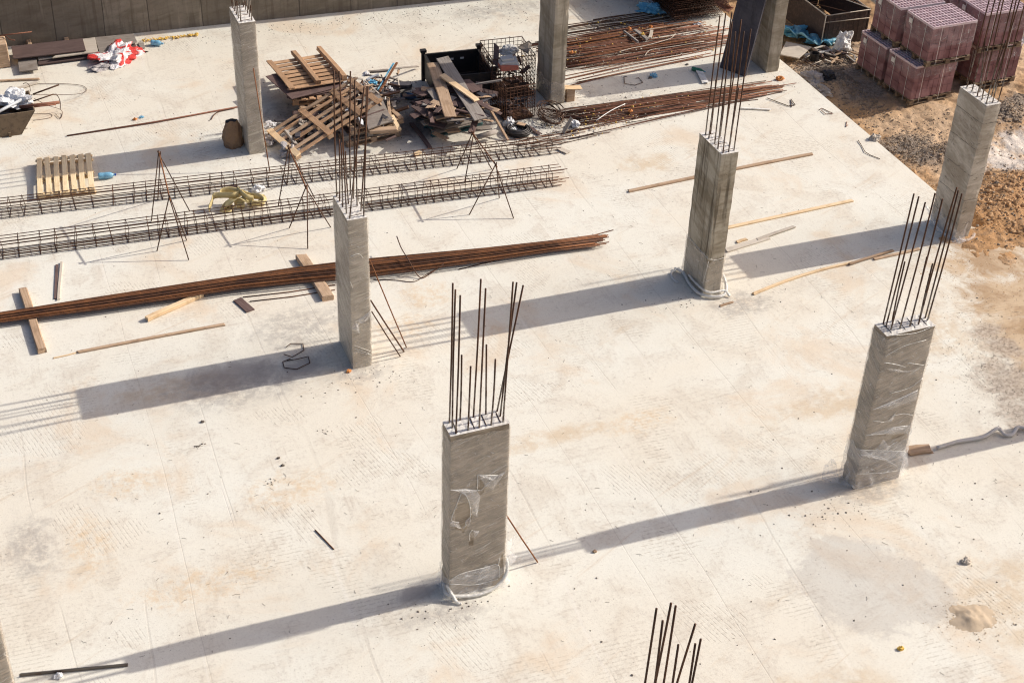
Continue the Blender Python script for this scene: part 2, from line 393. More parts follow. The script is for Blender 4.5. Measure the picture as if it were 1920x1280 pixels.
def mat_film(name='clear_stretch_film', base=.07, crease=.65, col=(.80, .79, .76)):
    """thin clear film: mostly see-through, whitish where creased"""
    n = NT(name); V = n.co()
    c1 = n.noise(n.map(n.map(V, 1, (R(-35), R(16), 0)), (1.4, 1.4, 18)), 1.6, 5, .72, .5)
    c2 = n.noise(n.map(n.map(V, 1, (R(25), R(-35), 0)), (3, 3, 8)), 1.6, 5, .7, 1.2)
    cr = n.math('MAXIMUM', n.mul(n.step(c1, .54, .74), .7), n.step(c2, .58, .76))
    tr = n.n('BsdfTransparent'); mx = n.n('MixShader')
    n.set(mx.inputs[0], n.math('ADD', n.mul(cr, crease), base, clamp=True))
    n.end(n.mix(cr, col, (.86, .83, .78)), .16, n.bump(n.math('ADD', c1, c2), .02, .9), **{'Specular IOR Level': .7})
    n.t.links.new(tr.outputs[0], mx.inputs[1]); n.t.links.new(n.p.outputs[0], mx.inputs[2]); n.t.links.new(mx.outputs[0], n.out.inputs[0])
    return n.m

def mat_rust(name, a, b_, dark=(.045, .028, .02), splash=False):
    n = NT(name); V = n.pos(); g = n.rand()
    q = n.noise(n.map(V, 1), 3.5, 6, .7, .6); f = n.noise(V, 40, 4, .7)
    col = n.mix(n.step(q, .35, .65), a, b_)
    col = n.mix(n.mul(n.step(f, .45, .65), .5), col, dark)
    col = n.mix(n.mul(g, .45), col, dark)
    if splash:
        z = n.sep(V)[2]; k = n.mul(n.mul(n.step(z, 4.0, 3.1), n.step(z, 2.9, 3.0)), n.step(n.noise(V, 7, 5, .7), .42, .58))
        col = n.mix(n.mul(k, .8), col, (.36, .33, .28))
    return n.end(col, .72, n.bump(f, .003, .6), metal=.25, **{'Specular IOR Level': .35})

def mat_wood(name, a, b_, grain=1., knots=True, vary=.35, dark=(.12, .085, .06)):
    n = NT(name); V = n.co(); g = n.rand()
    off = n.n('CombineXYZ'); n.set(off.inputs[0], n.mul(g, 23.)); n.set(off.inputs[1], n.mul(g, 57.))
    A = n.n('VectorMath', operation='ADD'); n.set(A.inputs[0], V); n.set(A.inputs[1], off.outputs[0]); V = A.outputs[0]
    gr = n.noise(n.map(V, (1.2, 22, 22)), 2.0, 5, .65, .5); sp_ = n.noise(V, 2.4, 5, .6)
    col = n.mix(n.step(gr, .32, .68), a, b_)
    col = n.mix(n.mul(n.step(sp_, .5, .75), .55), col, dark)
    if knots: col = n.mix(n.mul(n.step(n.vor(n.map(V, (3.2, 14, 14))), .16, .05), .7), col, dark)
    col = n.mix(n.mul(g, vary), col, dark)
    return n.end(col, .85, n.bump(gr, .004*grain, .7), **{'Specular IOR Level': .2})

def mat_plain(name, c, rough=.6, metal=0, var=.3, dirt=(.12, .10, .08), sc=6, **kw):
    n = NT(name); V = n.co(); q = n.noise(V, sc, 6, .65, .4); f = n.noise(V, sc*8, 4, .7)
    col = n.mix(n.mul(n.step(q, .45, .7), var), c, dirt)
    return n.end(col, rough, n.bump(f, .003, .5), metal, **kw)

def mat_bag(name, c1, c2, thr=.55, rough=.45):
    n = NT(name); V = n.co(); q = n.noise(V, 2.6, 2, .4, .8); w_ = n.noise(V, 9, 5, .7, 1.0)
    col = n.mix(n.step(q, thr-.02, thr+.02), c1, c2)
    return n.end(col, rough, n.bump(w_, .05, .9), **{'Specular IOR Level': .5})

def mat_brick():
    n = NT('hollow_clay_brick'); V = n.pos(); q = n.noise(V, 3, 5, .65); f = n.noise(V, 60, 3, .7)
    blk = n.noise(n.map(V, (4.1, 4.1, 4.9)), 1.0, 0)
    col = n.mix(n.step(q, .35, .7), (.225, .115, .115), (.32, .185, .18))
    col = n.mix(n.mul(n.step(blk, .4, .65), .6), col, (.16, .075, .075))
    groove = n.wave(n.map(V, (1, 1, 1)), 11, 0, 0, 'Z')
    return n.end(col, .85, n.bump(n.math('ADD', f, n.mul(groove, .3)), .003, .5), **{'Specular IOR Level': .2})

M_slab, M_earth = mat_slab(), mat_earth()
M_wall = mat_concrete('retaining_wall_concrete', (.20, .165, .12), (.30, .255, .195), joints=True, dark=(.11, .085, .06))
M_col = mat_concrete('column_concrete', (.27, .23, .165), (.46, .40, .31), dark=(.17, .14, .10))
M_colw2 = mat_concrete('pale_wrapped_concrete', (.30, .245, .175), (.62, .54, .43), wrap=1, streak=False, dark=(.17, .13, .09))
M_colb = mat_concrete('pitted_column_concrete', (.37, .31, .235), (.62, .55, .45), dark=(.20, .16, .12), boards=True, streak=False)
M_cols = mat_concrete('streaky_column_concrete', (.26, .21, .14), (.48, .42, .32), dark=(.09, .07, .045), sk=.85)
M_colw = mat_concrete('wrapped_column_concrete', (.19, .145, .095), (.47, .385, .285), wrap=1, streak=False, dark=(.13, .10, .065))
M_coltop = mat_concrete('rough_column_top', (.58, .54, .48), (.70, .66, .60), streak=False, dark=(.2, .18, .16))
M_film = mat_film(base=.33, crease=.55, col=(.68, .61, .51))
M_filmb = mat_film('glossy_pack_film', .08, .8, (.82, .80, .80))
M_film2 = mat_film('loose_stretch_film', .22, .78, (.90, .89, .87))
M_rope = mat_film('twisted_film_rope', .72, .3, (.80, .77, .70))
M_rebar = mat_rust('rusty_rebar', (.075, .036, .02), (.135, .058, .027), (.03, .02, .015))
M_starter = mat_rust('starter_bar_steel', (.085, .04, .022), (.155, .066, .03), (.035, .022, .016), splash=True)
M_rust2 = mat_rust('orange_rust_rebar', (.21, .08, .028), (.31, .125, .045), (.10, .045, .025))
M_bundle = mat_rust('dark_bundle_rebar', (.085, .036, .018), (.20, .08, .03), (.03, .02, .018))
M_cage = mat_rust('cage_rebar', (.085, .042, .026), (.16, .068, .033), (.03, .02, .016))
M_red = mat_rust('red_rust_rebar', (.20, .08, .045), (.28, .12, .07), (.13, .06, .04))
M_wire = mat_plain('black_wire', (.035, .03, .028), .5, .3)
M_new = mat_wood('new_pine', (.70, .49, .28), (.80, .62, .40), vary=.2, dark=(.33, .2, .1))
M_newpal = mat_wood('clean_yellow_pine', (.76, .56, .32), (.86, .70, .45), vary=.08, dark=(.5, .33, .17))
M_old = mat_wood('used_timber', (.42, .28, .17), (.60, .43, .29), vary=.45, dark=(.15, .09, .055))
M_grey = mat_wood('weathered_grey_board', (.25, .22, .19), (.38, .34, .30), vary=.5)
M_brown = mat_wood('brown_formwork_board', (.115, .07, .06), (.18, .12, .105), vary=.55, knots=False, dark=(.05, .037, .035))
M_palold = mat_wood('grimy_pallet_wood', (.17, .12, .08), (.30, .22, .14), vary=.4, dark=(.06, .04, .03))
M_pallet = mat_wood('pallet_wood', (.42, .245, .13), (.58, .37, .22), vary=.35, dark=(.14, .08, .045))
M_ply = mat_wood('pale_plywood', (.52, .45, .36), (.60, .53, .44), knots=False, vary=.25)
M_black = mat_plain('black_painted_steel', (.022, .02, .02), .55, .2, .4, (.09, .06, .045))
M_panel = mat_concrete('dark_formwork_panel', (.055, .05, .06), (.085, .078, .085), dark=(.03, .027, .03))
M_tub = mat_plain('muddy_steel', (.20, .14, .085), .8, .1, .8, (.10, .07, .045), 9)
M_white = mat_bag('white_sheeting', (.80, .79, .77), (.68, .67, .66), .6)
M_blue = mat_bag('blue_sheeting', (.12, .42, .62), (.30, .62, .74), .52)
M_redbag = mat_bag('red_white_bag', (.80, .76, .74), (.66, .05, .04), .51)
M_paper = mat_bag('brown_paper_sack', (.33, .20, .11), (.25, .145, .08), .5, .85)
M_strap = mat_plain('yellowish_webbing', (.66, .53, .25), .8, 0, .5, (.36, .26, .11), 5)
M_foam = mat_plain('yellow_foam', (.75, .48, .10), .9, 0, .4, (.4, .25, .1), 12)
M_orange = mat_plain('orange_scrap', (.70, .28, .08), .8, 0, .3)
M_pipe = mat_plain('grey_pipe', (.45, .46, .47), .5, 0, .3)
M_brick = mat_brick()
M_bottle = mat_plain('blue_plastic', (.25, .55, .75), .2, 0, .1, (.5, .6, .65), 5, **{'Transmission Weight': .35})
M_greenb = mat_plain('green_plastic', (.02, .16, .09), .3, 0, .2)
M_stone = mat_plain('crushed_stone', (.20, .155, .115), .95, 0, .8, (.36, .25, .15), 2.2)
M_dark = mat_plain('dark_chip', (.17, .14, .11), .9, 0, .5)
M_block = mat_plain('red_block', (.42, .13, .09), .85, 0, .3)
M_cement = mat_plain('set_cement', (.50, .48, .45), .9, 0, .4, (.3, .28, .25))
M_sack = mat_bag('grey_sheeting', (.36, .33, .32), (.46, .42, .40), .5, .6)
M_bag_blk = mat_plain('black_bag', (.018, .018, .022), .4)
M_bandw = mat_plain('pale_strap', (.75, .72, .66), .6)

# ================================================================== SETTING
# floor slab: one sheet, its right edge ends along x = 18.9 beyond y = 20.4
mb = MB()
S = [(-30, -6), (34, -6), (34, 20.4), (18.86, 20.4), (18.97, 28.0), (18.97, 34.3), (18.97, 48), (-30, 48)]
mb.add([(x, y, 0) for x, y in S]+[(x, y, -.9) for x, y in S], [tuple(range(8))]+[(i, i+8, (i+1) % 8+8, (i+1) % 8) for i in range(8)])
# a crumbly edge: subdivide the side that borders on the earth
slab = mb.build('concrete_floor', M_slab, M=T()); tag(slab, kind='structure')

# earth beside the slab ------------------------------------------------
rs = np.random.RandomState(5)
def vnoise(x, y, sc, seed):
    r_ = np.random.RandomState(seed); g = r_.rand(256, 256)
    x = x*sc+100; y = y*sc+100; xi = np.floor(x).astype(int); yi = np.floor(y).astype(int); fx = x-xi; fy = y-yi
    fx = fx*fx*(3-2*fx); fy = fy*fy*(3-2*fy)
    a = g[xi % 256, yi % 256]; b = g[(xi+1) % 256, yi % 256]; c = g[xi % 256, (yi+1) % 256]; d = g[(xi+1) % 256, (yi+1) % 256]
    return (a*(1-fx)+b*fx)*(1-fy)+(c*(1-fx)+d*fx)*fy-.5
def fbm(x, y, sc, seed, o=5, ro=.55):
    s = 0; a = 1
    for i in range(o): s = s+a*vnoise(x, y, sc*2**i, seed+i); a *= ro
    return s
def bumpf(x, y, cx, cy_, rx, ry, h): return h*np.exp(-(((x-cx)/rx)**2+((y-cy_)/ry)**2))
def earth_h(x, y):
    t = np.clip((y-21.0)/3.0, 0, 1); t = t*t*(3-2*t); lv = GLOW*t
    h = -.07+.10*fbm(x, y, .5, 3)+.06*fbm(x, y, 2.5, 11, 5, .7)+.03*fbm(x, y, 9, 21, 3, .7)
    for (px, py, rx, ry, hh) in ((1880, 395, 1.3, 1.1, .26), (1905, 345, 1.0, .9, .22), (1690, 268, .8, .4, .08), (1745, 293, .8, .4, .10), (1800, 285, .9, .5, .16), (1890, 215, 1.0, .7, .2), (1560, 140, 1.5, .7, .12), (1600, 160, 1.2, .3, .1), (1862, 470, 1.0, .7, .17), (1905, 530, .9, .6, .20), (1905, 640, .5, .3, .12)):
        p = ate(px, py); h = h+bumpf(x, y, p.x, p.y, rx, ry, hh)
    h = h+bumpf(x, y, 20.5, 18.9, 2.5, .7, .10)+lv
    # loose soil thins out over the slab
    k = np.clip((20.6-y)/2.2, 0, 1.6); k2 = np.clip((21.5-x)/2.6, 0, 1.5)
    h = h-.22*k*np.where(y < 20.6, 1, 0)*(k2*.9+.35)-np.where((y > 20.4) & (x < 19.0), (19.0-x)*.55, 0)
    h = h-np.where(y < 18.4, (18.4-y)*.1, 0)
    pk = (x > 20.9) & (x < 25.4) & (y > 26.2) & (y < 29.4)
    return np.where(pk, np.minimum(h, GLOW+.0), h)
def heightfield(name, x0, x1, y0, y1, d, fn, mat, zoff=0):
    xs = np.arange(x0, x1, d); ys = np.arange(y0, y1, d); X, Y = np.meshgrid(xs, ys, indexing='ij')
    Z = fn(X, Y)+zoff; nx, ny = X.shape
    v = np.stack([X, Y, Z], -1).reshape(-1, 3)
    i = np.arange((nx-1)*(ny-1)); a = (i//(ny-1))*ny+(i % (ny-1))
    f = np.stack([a, a+ny, a+ny+1, a+1], -1)
    me = bpy.data.meshes.new(name); me.vertices.add(len(v)); me.vertices.foreach_set('co', v.ravel())
    me.loops.add(f.size); me.loops.foreach_set('vertex_index', f.ravel()); me.polygons.add(len(f))
    me.polygons.foreach_set('loop_start', np.arange(len(f))*4); me.polygons.foreach_set('loop_total', np.full(len(f), 4))
    me.materials.append(mat); me.update(calc_edges=True); me.polygons.foreach_set('use_smooth', np.ones(len(f), bool))
    return me
eh = heightfield('earth', 16.2, 31, 14.5, 36, .05, earth_h, M_earth)
tag(meshobj('earth_ground', eh, T()), kind='structure')
mb = MB(); mb.add([(17, 12, -1.1), (90, 12, -1.1), (90, 90, -1.1), (17, 90, -1.1)], [(0, 1, 2, 3)])
tag(mb.build('outer_ground', M_earth, M=T()), kind='structure')

# stones -----------------------------------------------------------------
ICO = [(0, 0, -1), (.72, -.53, -.45), (-.28, -.85, -.45), (-.89, 0, -.45), (-.28, .85, -.45), (.72, .53, -.45), (.28, -.85, .45), (-.72, -.53, .45), (-.72, .53, .45), (.28, .85, .45), (.89, 0, .45), (0, 0, 1)]
ICF = [(0, 1, 5), (1, 0, 2), (2, 0, 3), (3, 0, 4), (4, 0, 5), (1, 10, 5), (2, 6, 1), (3, 7, 2), (4, 8, 3), (5, 9, 4), (1, 6, 10), (2, 7, 6), (3, 8, 7), (4, 9, 8), (5, 10, 9), (11, 6, 7), (11, 7, 8), (11, 8, 9), (11, 9, 10), (11, 10, 6)]
def stones(name, pts, rads, mat, flat=.6, kind='stuff'):
    n = len(pts); B = np.array(ICO)[None]*(1+.5*(rs.rand(n, 12, 1)-.5))
    B = B*(rads[:, None, None])*np.array([1, 1, flat])*(.7+.6*rs.rand(n, 1, 3))
    a = rs.rand(n)*6.28; c, s = np.cos(a), np.sin(a)
    x = B[..., 0]*c[:, None]-B[..., 1]*s[:, None]; y = B[..., 0]*s[:, None]+B[..., 1]*c[:, None]
    v = np.stack([x, y, B[..., 2]], -1)+pts[:, None, :]
    f = (np.array(ICF)[None]+(np.arange(n)*12)[:, None, None]).reshape(-1, 3)
    me = bpy.data.meshes.new(name); me.from_pydata(v.reshape(-1, 3).tolist(), [], f.tolist()); me.materials.append(mat)
    return tag(meshobj(name, me, T()), kind=kind)
P_, r_ = [], []
for (px, py, sx, sy_, k, rr) in [(1690, 268, .5, .28, 1000, .020), (1745, 293, .5, .22, 700, .022), (1885, 215, .35, .35, 500, .034), (1915, 190, .4, .4, 300, .030), (1560, 135, .8, .5, 1500, .028), (1625, 165, .6, .5, 1000, .024), (1545, 100, .6, .4, 700, .034),
                                (1780, 300, 1.2, 1.0, 900, .016), (1700, 240, 1.1, .7, 700, .018), (1880, 400, .9, .9, 900, .02), (1900, 330, 1, .8, 500, .024), (1640, 200, .5, .4, 300, .022)]:
    p = ate(px, py); x = p.x+sx*rs.randn(k); y = p.y+sy_*rs.randn(k); z = earth_h(x, y)
    ok = ((z > .003) | ((x > 19.0) & (y > 20.5))) & (x < 30.5) & (y < 35.5) & ~((x > 21.0) & (x < 25) & (y > 26.4) & (y < 28.9))
    P_.append(np.stack([x, y, z], -1)[ok]); r_.append((rr*np.exp(.45*rs.randn(k)))[ok])
stones('gravel_on_earth', np.concatenate(P_), np.clip(np.concatenate(r_)*.72, .006, .06), M_stone, .7)
# grit on the slab
P_, r_ = [], []
for (cx, cy_, sx, sy_, k, rr) in [(8, 18, 9, 8, 900, .010), (16.3, 15.9, .55, .7, 1400, .0065), (17.4, 17.6, .9, .7, 500, .007), (12.9, 13.2, 2.2, 1.4, 90, .014), (4.6, 18.6, .12, .05, 16, .013), (2.6, 18.9, .05, .03, 12, .016), (3.5, 17.7, .06, .05, 14, .014),
                                (5.6, 19.7, .5, .2, 60, .012), (13.6, 33.4, 1.6, .7, 300, .011), (9.5, 34.0, 2.5, .25, 420, .011), (5.2, 14.2, .6, .15, 50, .012), (14, 28, 1.2, .3, 90, .014), (9, 29, 2.5, 1.5, 500, .016),
                                (12.8, 27.0, 1.2, .25, 380, .018), (16, 30.5, 2.2, .9, 300, .018), (16, 27.3, 2, .3, 160, .014), (11.8, 20.0, .5, .2, 40, .013), (11.4, 14, .4, .2, 40, .013)]:
    x = cx+sx*rs.randn(k); y = cy_+sy_*rs.randn(k)
    ok = (y < 34.3) & ((x < 18.8) | (y < 20.4))
    P_.append(np.stack([x, y, 0*x+.003], -1)[ok]); r_.append((rr*np.exp(.4*rs.randn(k)))[ok])
stones('grit_on_slab', np.concatenate(P_), np.clip(np.concatenate(r_)*.7, .003, .017), M_dark, .6)
# short wire ends and splinters strewn about, in drifts
mb = MB(); mb2 = MB()
for i in range(420):
    cx, cyy, sx_, sy2 = rnd.choice([(4, 17, 2.2, 1.5), (9, 17, 4, 3), (1.5, 17, 1.2, 2), (12.8, 21, 2.5, 2), (12.5, 13.5, 3, 1.4), (8, 28.5, 3, 1.2), (15.5, 22.5, 2.5, 2.5), (3, 31.5, 2.5, 1.5), (13.5, 33, 2.5, .8)])
    x = rnd.gauss(cx, sx_); y = rnd.gauss(cyy, sy2)
    if x > 18.5 or y > 34: continue
    a = rnd.uniform(0, 6.3); L = rnd.uniform(.02, .085); b = rnd.uniform(-1.4, 1.4); d = Vector((math.cos(a), math.sin(a), 0)); e = Vector((-d.y, d.x, 0))
    (mb if i % 3 else mb2).tube([Vector((x, y, .004)), Vector((x, y, .006))+d*L*.5+e*L*b*.25, Vector((x, y, .004))+d*L*.9+e*L*b*.7], .0022, 4)
tag(mb.build('wire_ends', M_rebar, M=T()), kind='stuff'); tag(mb2.build('splinters', M_grey, M=T()), kind='stuff')
# clumps of clay crumbs where the soil spills onto the slab
x = 18.6+1.4*rs.randn(2600); y = 18.9+1.2*rs.randn(2600); z = np.maximum(earth_h(x, y), 0); ok = (x+.9*(y-18) > 17.9) & (x < 25) & ((x < 18.8) | (y < 20.6)) & ((x > 17.6) | (y < 19.6))
M_crumb = mat_plain('clay_crumbs', (.46, .28, .14), .95, 0, .6, (.34, .19, .09), 2)
stones('clay_crumbs', np.stack([x, y, z], -1)[ok], np.clip(.007*np.exp(.5*rs.randn(ok.sum())), .003, .014), M_crumb, .4)
k = 4200; x = 20.3+1.3*rs.randn(k); y = 20.9+1.1*rs.randn(k); ok = (x > 18.7) & (x < 28) & (x+y > 39.2)
stones('clay_clods', np.stack([x, y, earth_h(x, y)], -1)[ok], np.clip(.014*np.exp(.7*rs.randn(ok.sum())), .005, .07), M_crumb, .8)

# retaining wall at the back
mb = MB(); a, b = Vector((1.29-.15*22/10.5*1.0, 35.06, 0)), Vector((11.83, 34.42, 0))
d = (b-a).normalized(); a = a-d*22; b = b+d*30; nrm = Vector((-d.y, d.x, 0))
for (p, q) in ((a, b),):
    mb.add([p, q, q+nrm*.4, p+nrm*.4]+[v+Vector((0, 0, 4.2)) for v in (p, q, q+nrm*.4, p+nrm*.4)], [(0, 1, 5, 4), (1, 2, 6, 5), (2, 3, 7, 6), (3, 0, 4, 7), (4, 5, 6, 7), (3, 2, 1, 0)])
tag(mb.build('retaining_wall', M_wall, M=T(1.3, 35.1, 0)), 'long brown grey cast concrete wall behind the floor with upright panel joints', 'wall')
WALLD = d

# ================================================================== COLUMNS
CS, CL, HT = .34, .85, 3.0
def rough_box(name, x0, y0, sx, sy_, z0, z1, mat, parent, n=12, chips=.012, seed=1):
    """column shaft with slightly uneven arrises"""
    rn = random.Random(seed); mb = MB(); nz = 24
    ring = []
    for k in range(5): ring.append((k/5, 0))
    for k in range(5): ring.append((1, k/5))
    for k in range(5): ring.append((1-k/5, 1))
    for k in range(5): ring.append((0, 1-k/5))
    N = len(ring)
    for i in range(nz+1):
        z = z0+(z1-z0)*i/nz
        for (u, v) in ring:
            corner = (u in (0, 1)) and (v in (0, 1)); e = chips*abs(rn.gauss(0, .45)) if corner else 0
            x = x0+u*sx; y = y0+v*sy_
            x += e*(1 if u == 0 else -1 if u == 1 else 0); y += e*(1 if v == 0 else -1 if v == 1 else 0)
            mb.v.append((x, y, z))
    for i in range(nz):
        for j in range(N):
            mb.f.append((i*N+j, i*N+(j+1) % N, (i+1)*N+(j+1) % N, (i+1)*N+j)); mb.mi.append(0)
    o = mb.build(name, mat, parent)
    # rough top
    mb = MB(); gx, gy = max(4, int(sx/.035)), max(4, int(sy_/.035))
    for i in range(gx+1):
        for j in range(gy+1):
            ed = i in (0, gx) or j in (0, gy)
            mb.v.append((x0+sx*i/gx, y0+sy_*j/gy, z1+(0.001 if ed else rn.uniform(-.004, .007))))
    for i in range(gx):
        for j in range(gy):
            k = i*(gy+1)+j; mb.f.append((k, k+gy+1, k+gy+2, k+1)); mb.mi.append(0)
    mb.build('column_head', M_coltop, parent)
    mb = MB()
    for q in (.13, .42, .62, .86):
        if sx > sy_: mb.tube([(x0+sx*q, y0+.05, z1+.004), (x0+sx*q+.02, y0+sy_-.05, z1+.006)], .006, 4)
        else: mb.tube([(x0+.05, y0+sy_*q, z1+.004), (x0+sx-.05, y0+sy_*q+.02, z1+.006)], .006, 4)
    mb.build('tie_bars', M_rebar, parent)
    return o
def film_sheet(name, path, z0, z1, off, parent, mat=None, seed=1, amp=.012, holes=(), nz=26, flare=0., closed=False, ragged=.06):
    """film following a ground path (list of (x, y)) from z0 to z1, pushed off by noise; holes drop faces"""
    rn = random.Random(seed); P = [Vector((*p, 0)) for p in path]; seg = []
    for i in range(len(P)-1):
        k = max(2, int((P[i+1]-P[i]).length/.035))
        for j in range(k): seg.append((P[i].lerp(P[i+1], j/k), (P[i+1]-P[i]).normalized()))
    seg.append((P[-1], (P[-1]-P[-2]).normalized())); N = len(seg); mb = MB()
    s = 0; acc = [0]
    for i in range(1, N): s += (seg[i][0]-seg[i-1][0]).length; acc.append(s)
    for i in range(N):
        p, t = seg[i]; nn = Vector((t.y, -t.x, 0))
        zt = z1+ragged*(mnoise.noise(Vector((acc[i]*5, seed, 0)))*2)
        for j in range(nz+1):
            q = j/nz; z = z0+(zt-z0)*q
            w_ = mnoise.noise(Vector((acc[i]*6, z*5, seed*3.1)))+.6*mnoise.noise(Vector((acc[i]*19, z*15, seed)))
            fl = flare*max(0, 1-q*3)**1.5
            mb.v.append(tuple(p+nn*(off+amp*(w_+.7)+fl)+Vector((0, 0, max(.004, z)))))
    for i in range(N-1):
        for j in range(nz):
            zc = z0+(z1-z0)*(j+.5)/nz
            if any((((acc[i]-hx)/hw)**2+((zc-hz)/hh)**2) < 1+.5*mnoise.noise(Vector((acc[i]*14, zc*14, 3))) for hx, hz, hw, hh in holes): continue
            k = i*(nz+1)+j; mb.f.append((k, k+nz+1, k+nz+2, k+1)); mb.mi.append(0)
    return mb.build(name, mat or M_film, parent, smooth=True)
def column(a, b, along, label, wrapped, rods, seed, r=.0125, top=HT, mat=None, chips=.012):
    sx, sy_ = (CS, CL) if along == 0 else (CL, CS)
    c = empty('concrete_column', (a+sx/2, b+sy_/2, 0), label, 'column', 'concrete columns with starter bars')
    sh = rough_box('shaft', a, b, sx, sy_, -.02, top, mat or (M_colw if wrapped else M_col), c, seed=seed, chips=chips)
    rn = random.Random(seed)
    for (p, q) in rods:
        p = Vector(p); q = Vector(q); mid = p.lerp(q, .5)+Vector((rn.uniform(-.012, .012), rn.uniform(-.012, .012), 0))
        o = rod('starter_bar', bez([p-Vector((0, 0, .05)), mid, q], 3), r, M_starter, c, n=7)
    return c
def grid_rods(a, b, along, hs, seed=0, lean=.02, uv=None):
    rn = random.Random(seed); out = []
    uv = uv or [(.055, .07), (.055, .25), (.055, .43), (.055, .61), (.055, .79), (.285, .07), (.285, .25), (.285, .43), (.285, .61), (.285, .79)]
    for i, (u, v) in enumerate(uv):
        x, y = (a+u, b+v) if along == 0 else (a+v, b+u)
        h = hs[i % len(hs)]+rn.uniform(-.05, .05)
        out.append(((x, y, HT), (x+rn.uniform(-lean, lean)*h, y+rn.uniform(-lean, lean)*h, HT+h)))
    return out
def px_rods(prs, x0, x1, y0, y1):
    out = []
    for (bp, tp) in prs:
        p = at(*bp, HT); p.x = min(max(p.x, x0+.04), x1-.04); p.y = min(max(p.y, y0+.04), y1-.04)
        out.append((p, above(p, *tp)))
    return out
C = {'C0': (-1.585, 14.37, 1), 'C1': (5.541, 20.056, 0), 'C2': (5.268, 14.372, 1), 'C3': (12.384, 20.07, 0), 'C4': (12.093, 14.395, 1),
     'C5': (18.078, 20.155, 0), 'C6': (5.651, 28.03, 0), 'C7': (12.66, 28.14, 0), 'C8': (18.26, 28.07, 0), 'C9': (5.30, 8.70, 1), 'C10': (17.74, 14.40, 1)}
def box_of(k):
    a, b, al = C[k]; return (a, a+(CS if al == 0 else CL), b, b+(CL if al == 0 else CS))
def uvp(k, u, v): a, b, al = C[k]; return Vector((a+u, b+v, HT)) if al == 0 else Vector((a+v, b+u, HT))
def uv_rods(k, L): return [(uvp(k, u, v), above(uvp(k, u, v), *t)) for (u, v, t) in L]

r1 = uv_rods('C1', [(.05, .78, (626, 132)), (.05, .62, (636, 261)), (.05, .44, (640, 268)), (.05, .22, (636, 134)), (.05, .06, (683, 163)), (.29, .06, (687, 162)),
                    (.29, .22, (690, 162)), (.29, .42, (668, 267)), (.17, .5, (647.5, 284)), (.29, .64, (665, 150)), (.29, .8, (657, 134))])
c1 = column(*C['C1'], 'film wrapped column standing over the middle of the long bar bundle', True, r1, 1, mat=M_colw2)
r2 = px_rods([((842.5, 792), (849, 531)), ((848, 801.5), (853.8, 543)), ((854.7, 812), (863, 553.8)), ((862.5, 787.5), (865.6, 665.6)), ((877.5, 805.6), (882.5, 686.6)), ((887.5, 781), (901.6, 523.4)),
              ((898.4, 801.5), (910.6, 540.6)), ((911, 776.5), (912, 646)), ((920.6, 796), (928.8, 673.4)), ((931, 771), (981, 535)), ((937.5, 779.7), (968.8, 529.7)), ((943, 790), (962, 528.8))], *box_of('C2'))
c2 = column(*C['C2'], 'wide film wrapped column with torn plastic and two crossed bars, nearest whole column', True, r2, 2)
r3 = px_rods([((1323, 252.5), (1350, 30)), ((1329, 260), (1361, 25)), ((1332, 252), (1342.5, 150)), ((1340, 270), (1372.5, 24)), ((1346, 279), (1373, 41)), ((1355.5, 287.5), (1379, 60)),
              ((1357.5, 265), (1390, 37.5)), ((1366, 285), (1395, 59)), ((1376, 282.5), (1408, 55)), ((1370, 272.5), (1385, 165)), ((1350, 256), (1360, 166))], *box_of('C3'))
c3 = column(*C['C3'], 'streaky bare column with clear film only round its foot, beside three loose laths', False, r3, 3, mat=M_cols, chips=.007)
r4 = px_rods([((1653.4, 604), (1713.8, 363.4)), ((1661, 612), (1722.8, 368.8)), ((1670, 600), (1696.6, 490.7)), ((1670, 618), (1735, 379.6)), ((1687, 615.5), (1753.4, 362.4)), ((1705.7, 612), (1738, 481.7)),
              ((1707, 606), (1767.4, 373)), ((1722, 608), (1794.3, 351.6)), ((1736, 596), (1797, 357)), ((1743, 599.5), (1803.7, 363.4)), ((1724, 600), (1748.7, 494.3))], *box_of('C4'))
c4 = column(*C['C4'], 'wide column in crumpled shiny film with a pale strap lying to its right', True, r4, 4)
def ext(L, k): return [(p, Vector(p)+(Vector(q)-Vector(p))*k) for p, q in L]
r5 = ext(px_rods([((1812.6, 164.7), (1855, 0)), ((1822, 172), (1865.6, 0)), ((1832, 181), (1876, 0)), ((1841, 188), (1882, 0)), ((1849, 195), (1899, 0)), ((1861, 193), (1905, 0)), ((1871, 192), (1919, 16)), ((1862, 182), (1912, 0))], *box_of('C5')), 1.2)
r5 += px_rods([((1838, 172), (1848, 68)), ((1855, 178), (1887, 75))], *box_of('C5'))
c5 = column(*C['C5'], 'bare pitted column at the edge of the floor beside the brown earth', False, r5, 5, mat=M_colb, chips=.010)
c6 = column(*C['C6'], 'grey lined column near the back wall with a paper sack at its foot', True, grid_rods(C['C6'][0], C['C6'][1], 0, [2.2, 2.1, 2.25], 6), 6, mat=M_colw2)
c7 = column(*C['C7'], 'smooth bare column beside the rusty mesh baskets, its top out of the picture', False, grid_rods(C['C7'][0], C['C7'][1], 0, [2.2], 7), 7, top=3.02)
c8 = column(*C['C8'], 'stained column at the far corner of the floor behind the leaning dark panel', False, grid_rods(C['C8'][0], C['C8'][1], 0, [2.2], 8), 8, top=3.02)
c0 = column(*C['C0'], 'film wrapped column cut off by the left edge of the picture', True, grid_rods(C['C0'][0], C['C0'][1], 1, [2.2, 2.1], 9), 9)
c10 = column(*C['C10'], 'column just outside the right edge, its long shadow crossing behind the shiny wrapped column', False, grid_rods(C['C10'][0], C['C10'][1], 1, [2.2, 2.1], 12), 12)
